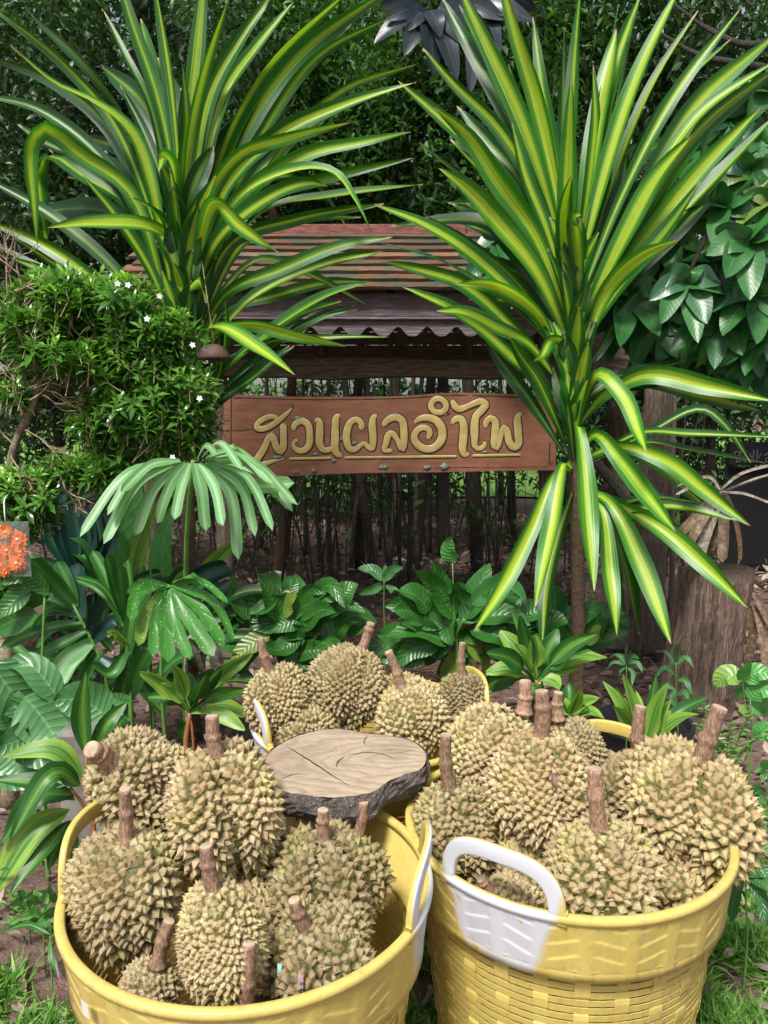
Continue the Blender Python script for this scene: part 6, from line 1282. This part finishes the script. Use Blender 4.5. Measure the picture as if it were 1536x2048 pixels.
def log():
    b0, b1 = G(600, 1245, .09), G(870, 1255, .09); b0 = Vector((b0.x, 3.75, .10)); b1 = Vector((b1.x + .05, 3.65, .10)); root = thing('rotten_log', ((b0.x + b1.x) / 2, 3.7, 0), 'reddish rotten log lying on the ground behind the broad-leaved clumps', 'log')
    p = spline([b0, (b0 + b1) / 2 + Vector((0, .02, .01)), b1], 26); g = np.random.default_rng(2)
    V, F = tube_geo(p, .125 * g.uniform(.9, 1.1, 26), 28, True, .10, g); mesh_obj('log_body', V, F, M['rotten'], root, smooth=False)
    p2 = spline([b0 + Vector((.15, -.17, -.03)), b1 + Vector((.1, -.2, -.03))], 16); V, F = tube_geo(p2, .06 * g.uniform(.85, 1.15, 16), 18, True, .12, g); mesh_obj('broken_side', V, F, M['rotten'], root, smooth=False)
log()
def fallen_bole():
    b0, b1 = Vector((P(1170, 1180, 4.9).x, 4.9, .1)), Vector((P(1420, 1180, 4.7).x, 4.7, .12)); root = thing('weathered_log', ((b0.x + b1.x) / 2, 4.8, 0), 'grey weathered log lying across the ground behind the posts', 'log')
    g = np.random.default_rng(9); V, F = tube_geo(spline([b0, b1], 20), .12 * g.uniform(.9, 1.1, 20), 24, True, .08, g); mesh_obj('log_body', V, F, M['post'], root, smooth=False)
fallen_bole()
def pot(name, label, px, py, Y, rad, h, mat, z=0.0, tilt=0):
    c = P(px, py, Y); root = thing(name, (c.x, Y, z), label, 'pot'); prof_ = [(.78, 0), (.80, .01), (.98, .88), (1.06, .88), (1.06, 1.0), (.97, 1.0), (.92, .8), (.6, .72), (.001, .74)]; n = 36; V = []
    for i in range(n):
        a = 2 * math.pi * i / n
        for r_, z_ in prof_: V.append((c.x + rad * r_ * math.cos(a), Y + rad * r_ * math.sin(a), z + h * z_))
    k = len(prof_); mesh_obj('pot_wall', V, [(i * k + s, ((i + 1) % n) * k + s, ((i + 1) % n) * k + s + 1, i * k + s + 1) for i in range(n) for s in range(k - 1)], M[mat], root, smooth=False)
pot('plastic_pot', 'black plastic pot holding the small rosette plant with orange leaf bases', 345, 1430, 2.1, .10, .17, 'black')
pot('rubber_tub', 'low black rubber tub behind the variegated tuft', 1290, 1390, 2.75, .17, .12, 'rubber_black')
pot('white_cup', 'small white plastic cup among the glossy leaves by the rotten log', 551, 1160, 3.2, .025, .06, 'white_plastic', z=zat(1172, 3.2))
c = G(1262, 1302, 0); rt = thing('concrete_block', (c.x, c.y, 0), 'grey concrete block leaning between the two posts', 'block'); box('block_body', (c.x - .10, c.y, 0), (c.x + .09, c.y + .1, .16), M['concrete'], rt, .012)
c = G(185, 1640, 0); rt = thing('concrete_kerb', (c.x, 1.95, 0), 'mottled concrete kerb block behind the grooved durian', 'block'); box('block_body', (P(125, 1500, 1.9).x, 1.86, 0), (P(245, 1500, 1.9).x, 1.98, zat(1452, 1.9)), M['concrete'], rt, .012)
g_ = np.random.default_rng(1)
for px, py, s in ((205, 1490, 8), (214, 1470, 7), (210, 1510, 6), (197, 1503, 5), (232, 1462, 8)):
    c = P(px, py, 1.857); a = np.linspace(0, 6.283, 15)[:-1]; rr = s * mpp(c) * g_.uniform(.6, 1.2, 14)
    mesh_obj('lichen_patch', [(c.x, 1.855, c.z)] + [(c.x + r_ * math.cos(t_), 1.858, c.z + r_ * math.sin(t_)) for r_, t_ in zip(rr, a)], [(0, 1 + i, 1 + (i + 1) % 14) for i in range(14)], M['white_plastic'], rt)
def shell():
    Y = 2.72; c = np.array(P(428, 714, Y)); rad = 33 * mpp(Vector(c)); root = thing('hanging_shell', Vector(c), 'brown dome-shaped coconut shell hanging beside the left cane plant', 'shell'); V = []; n, m = 24, 8; g = np.random.default_rng(3)
    for j in range(m + 1):
        t_ = math.pi / 2 * j / m
        for i in range(n): a = 2 * math.pi * i / n; V.append(c + np.array([rad * math.cos(t_) * math.cos(a), rad * math.cos(t_) * math.sin(a), rad * .95 * math.sin(t_) - .01]) + g.normal(0, .0008, 3))
    for i in range(n): a = 2 * math.pi * i / n; V.append(c + np.array([rad * .86 * math.cos(a), rad * .86 * math.sin(a), -.010]))
    V.append(c + np.array([0, 0, rad * .6])); k = (m + 1) * n
    F = [(j * n + i, j * n + (i + 1) % n, (j + 1) * n + (i + 1) % n, (j + 1) * n + i) for j in range(m) for i in range(n)] + [(i, k + i, k + (i + 1) % n, (i + 1) % n) for i in range(n)] + [(k + i, k + n, k + (i + 1) % n) for i in range(n)]
    mesh_obj('shell_dome', V, F, M['clay'], root); tube('cord', spline([c + np.array([0, 0, rad * .9]), c + np.array([-.06, .12, .35])], 4), .002, M['twig'], root, 5)
shell()
def bag():
    Y = 2.15; c = P(14, 1098, Y); root = thing('flower_bag', (c.x, Y, c.z - .09), 'clear plastic bag of orange flowers hanging at the left edge under the shrub', 'bag'); r = random.Random(6)
    t = NT('clear_film'); t.b.inputs['Roughness'].default_value = .12; t.b.inputs['Base Color'].default_value = (.95, .95, .93, 1); t.b.inputs['Alpha'].default_value = .07
    om = mat_plain('orange_petal', (.75, .17, .008), .5, .12, 40, c2=(.58, .09, .005)); cm = mat_plain('flower_heart', (.66, .50, .30), .6, .3)
    hw, hh, th = 46 * mpp(c), 56 * mpp(c), .022; n, m = 14, 16; V = []; F = []
    for s in (-1, 1):
        for j in range(m + 1):
            for i in range(n + 1):
                u = i / n * 2 - 1; v = j / m * 2 - 1; d = th * (1 - u ** 4) * (1 - abs(v) ** 5) * (1 - .45 * max(0, v)); V.append((c.x + u * hw, Y + s * d + r.uniform(-.0012, .0012), c.z + v * hh))
    o = (n + 1) * (m + 1)
    for s in (0, 1):
        for j in range(m):
            for i in range(n): a = s * o + j * (n + 1) + i; F.append((a, a + 1, a + n + 2, a + n + 1))
    mesh_obj('plastic_film', V, F, t.m, root)
    for cx, cz, R_ in ((-.35, -.45, .42), (.42, -.5, .46), (.0, -.05, .42), (-.6, .3, .40), (.5, .35, .46), (.05, .62, .38), (-.1, -.75, .34), (.62, -.1, .3)):
        fc = Vector((c.x + cx * hw, Y - .004 + r.uniform(-.004, .006), c.z + cz * hh)); b = MB(); rr = R_ * hw
        for k in range(11):
            for lay in (0, 1):
                a = k * 2 * math.pi / 11 + lay * .28; l = rr * (1 - .3 * lay) * r.uniform(.85, 1.1); d = Vector((math.cos(a), 0, math.sin(a))); s = Vector((-d.z, 0, d.x))
                y0 = Vector((0, -.004 * lay, 0)); b.add([fc + y0, fc + d * l * .55 + s * l * .32 + y0 + Vector((0, -.003 * r.random(), 0)), fc + d * l + y0 + Vector((0, r.uniform(-.006, .002), 0)), fc + d * l * .55 - s * l * .32 + y0], [(0, 1, 2), (0, 2, 3)])
        fo = b.build('orange_flower', om, root, smooth=False)
        V, F = tube_geo(np.array([np.array(fc), np.array(fc) + np.array([0, -.007, 0])]), [rr * .25, rr * .16], 8); mesh_obj('flower_heart', V, F, cm, fo)
    tube('tie', spline([Vector((c.x, Y, c.z + hh)), Vector((c.x - .01, Y + .02, c.z + hh + .05)), P(20, 985, Y + .15)], 8), .002, M['white_plastic'], root, 5)
bag()
# dark painted board with characters at the right edge, and the dark shed panel behind it
def banner():
    Y = 6.0; a, b = P(1372, 1120, Y), P(1720, 880, Y); root = thing('dark_board', ((a.x + b.x) / 2, Y, 0), 'black notice board with grey Chinese characters in the shade at the right edge', 'sign')
    m = mat_plain('black_panel', (.003, .003, .004), .95, .3); box('panel', (P(1455, 1000, Y).x, Y, P(768, 930, Y).z), (b.x, Y + .04, P(768, 884, Y).z), m, root); box('lower_panel', (P(1455, 1000, Y).x, Y + .06, .05), (b.x, Y + .09, P(768, 936, Y).z), m, root, .01)
    for px in (1462, 1700): x = P(px, 1000, Y).x; box('leg', (x, Y + .1, -.03), (x + .06, Y + .14, P(768, 890, Y).z), M['black'], root)
    fc = bpy.data.curves.new('characters', 'FONT'); fc.body = '农业合'; fc.size = 30 * mpp(P(1500, 905, Y)); fc.extrude = .002
    fo = bpy.data.objects.new('characters', fc); COL.objects.link(fo); bpy.context.view_layer.update()
    me = bpy.data.meshes.new_from_object(fo); COL.objects.unlink(fo); bpy.data.objects.remove(fo)
    me.materials.clear(); me.materials.append(mat_plain('grey_lettering', (.07, .075, .09), .6, .1)); o = bpy.data.objects.new('characters', me); COL.objects.link(o); o.parent = root
    p = P(1464, 924, Y); o.location = (p.x - root.location.x, -.006, p.z); o.rotation_euler = (math.pi / 2, 0, 0)
    return me
banner()

# ------------------------------------------------------------------ ground cover: fallen leaves and grass
def litter():
    g = np.random.default_rng(21); n = 12000; y = 1.4 + 8.2 * g.random(n) ** .95; x = g.uniform(-1, 1, n) * (.75 * y + .5)
    p = np.stack([x, y, g.uniform(.0, .03, n)], 1); yd = np.stack([g.normal(size=n), g.normal(size=n), g.normal(0, .35, n)], 1); up = np.stack([g.normal(0, .5, n), g.normal(0, .5, n), np.ones(n)], 1)
    V, F, A = scatter('leaf8', p, yd, up, g.uniform(.045, .075, n) * np.clip(y / 2.6, .8, 1.6), np.clip(g.normal(.4, .28, n), 0, 1)); V[:, 2] = np.maximum(V[:, 2], -.012)
    tag(mesh_obj('leaf_litter', V, F, M['litter'], None, attr={'rnd': A}), 'dry brown fallen leaves strewn over the soil', 'fallen leaves', kind='stuff')
    # grass
    P_, D_, S_, R_ = [], [], [], []
    def patch(px0, py0, px1, py1, m, hgt, dens=.9):
        for k in range(m):
            q = G(px0 + (px1 - px0) * g.random(), py0 + (py1 - py0) * g.random(), 0); tuft = np.sin(q.x * 17 + 3 * np.sin(q.y * 11)) + np.sin(q.y * 23 + q.x * 9)
            if tuft < -.7 + (1 - dens) * 2: continue
            for b in range(g.integers(2, 5)):
                P_.append((q.x + g.normal(0, .008), q.y + g.normal(0, .008), -.02)); D_.append((g.normal(0, .5), g.normal(0, .5), 1.0)); S_.append(hgt * g.uniform(.5, 1.3)); R_.append(np.clip(g.normal(.55, .25), 0, 1))
    patch(1300, 1830, 1620, 2150, 5200, .075); patch(780, 1850, 900, 2200, 900, .07, .8); patch(-80, 1930, 190, 2200, 1100, .07, .5); patch(1420, 1560, 1640, 1840, 900, .06, .6); patch(-80, 1700, 140, 1930, 420, .06, .6)
    pos = np.array(P_); d = nrm(np.array(D_)); s = np.array(S_); n = len(pos); rn = np.array(R_); w = .0028 + .0022 * g.random(n)
    sd = nrm(np.cross(d, np.stack([g.normal(size=n), g.normal(size=n), .2 * g.normal(size=n)], 1))); be = np.stack([d[:, 0], d[:, 1], -np.abs(g.normal(0, .4, n))], 1) * s[:, None] * g.uniform(.2, .9, (n, 1))
    V = np.stack([pos - sd * w[:, None], pos + sd * w[:, None], pos + d * (s * .55)[:, None] + be * .3 + sd * (w * .8)[:, None], pos + d * (s * .55)[:, None] + be * .3 - sd * (w * .8)[:, None], pos + d * (s * .9)[:, None] + be], 1).reshape(-1, 3)
    k = (np.arange(n) * 5)[:, None]; F = [tuple(q) for q in (k + np.array([[0, 1, 2, 3]])).tolist()] + [tuple(q) for q in (k + np.array([[3, 2, 4]])).tolist()]
    tag(mesh_obj('grass', V, F, M['grass'], None, attr={'rnd': np.repeat(rn, 5)}), 'short green grass around the feet of the baskets', 'grass', kind='stuff')
litter()
def thicket():
    # tangle of thin stems in the shade between the saplings
    g = np.random.default_rng(33); tb = MB(); pos = []
    for k in range(260):
        y = g.uniform(4.9, 9.0); x = g.uniform(-.42, .42) * y * (1.0 if g.random() < .8 else 1.5); h = g.uniform(.5, 2.0); a = np.array([x, y, -.02]); b = a + np.array([g.normal(0, .22), g.normal(0, .22), h])
        m = (a + b) / 2 + g.normal(0, .05, 3); p = spline([a, m, b], 6); V, F = tube_geo(p, np.linspace(1, .4, 6) * g.uniform(.004, .011), 4, False); tb.add(V, F)
        for q in range(g.integers(1, 4)):
            c = p[g.integers(2, 6)]; e = c + np.array([g.normal(0, .2), g.normal(0, .2), g.normal(.1, .15)]); V, F = tube_geo(np.array([c, (c + e) / 2 + g.normal(0, .02, 3), e]), [.004, .003, .002], 4, False); tb.add(V, F)
            for w in range(5): pos.append(e + g.normal(0, .05, 3))
    root = thing('thicket', (0, 7, 0), 'tangle of thin bare stems in shade between the sapling trunks', 'thicket'); root['kind'] = 'stuff'
    tb.build('stems', M['sapling'], root, kind='stuff'); pos = np.array(pos); n = len(pos)
    V, F, A = scatter('leaf8', pos, rand_dirs(g, n, -.3), rand_dirs(g, n, 1), .08 * g.uniform(.6, 1.4, n), np.clip(g.normal(.45, .25, n), 0, 1)); mesh_obj('leaves', V, F, M['far'], root, smooth=False, attr={'rnd': A}, kind='stuff')
thicket()
# scraps caught on the durians
def scrap(name, label, px, py, Y, s, col, seed):
    r = random.Random(seed); V = []; dg = bpy.context.evaluated_depsgraph_get(); d = (P(px, py, 1.0) - Vector((0, 0, EYE))).normalized()
    hit, loc, nor, _i, _o, _m = scene.ray_cast(dg, Vector((0, 0, EYE)), d)
    c = loc - d * .004 if hit else P(px, py, Y); Y = c.y; m = mpp(c)
    for j in range(5):
        for i in range(4): V.append((c.x + (i - 1.5) * s * m * .5 + r.uniform(-1, 1) * m, Y + r.uniform(-.004, .004) - .003 * j, c.z + (2 - j) * s * m * .62 + r.uniform(-1, 1) * m))
    F = [(j * 4 + i, j * 4 + i + 1, j * 4 + i + 5, j * 4 + i + 4) for j in range(4) for i in range(3)]
    tag(mesh_obj(name, V, F, mat_plain(name + '_skin', col, .6, .2, 50)), label, 'scrap')
bpy.context.view_layer.update()
scrap('tape_scrap', 'scrap of mint green tape stuck to a durian at the front of the nearest basket', 560, 1935, .95, 6, (.32, .62, .50), 1)
scrap('dead_leaf', 'mauve withered leaf scrap caught at the front of the nearest basket', 602, 1958, .895, 8, (.30, .20, .21), 2)
scrap('dead_leaf', 'dark reddish leaf scrap stuck on the tall tan durian', 1106, 1556, 1.295, 7, (.20, .09, .09), 3)
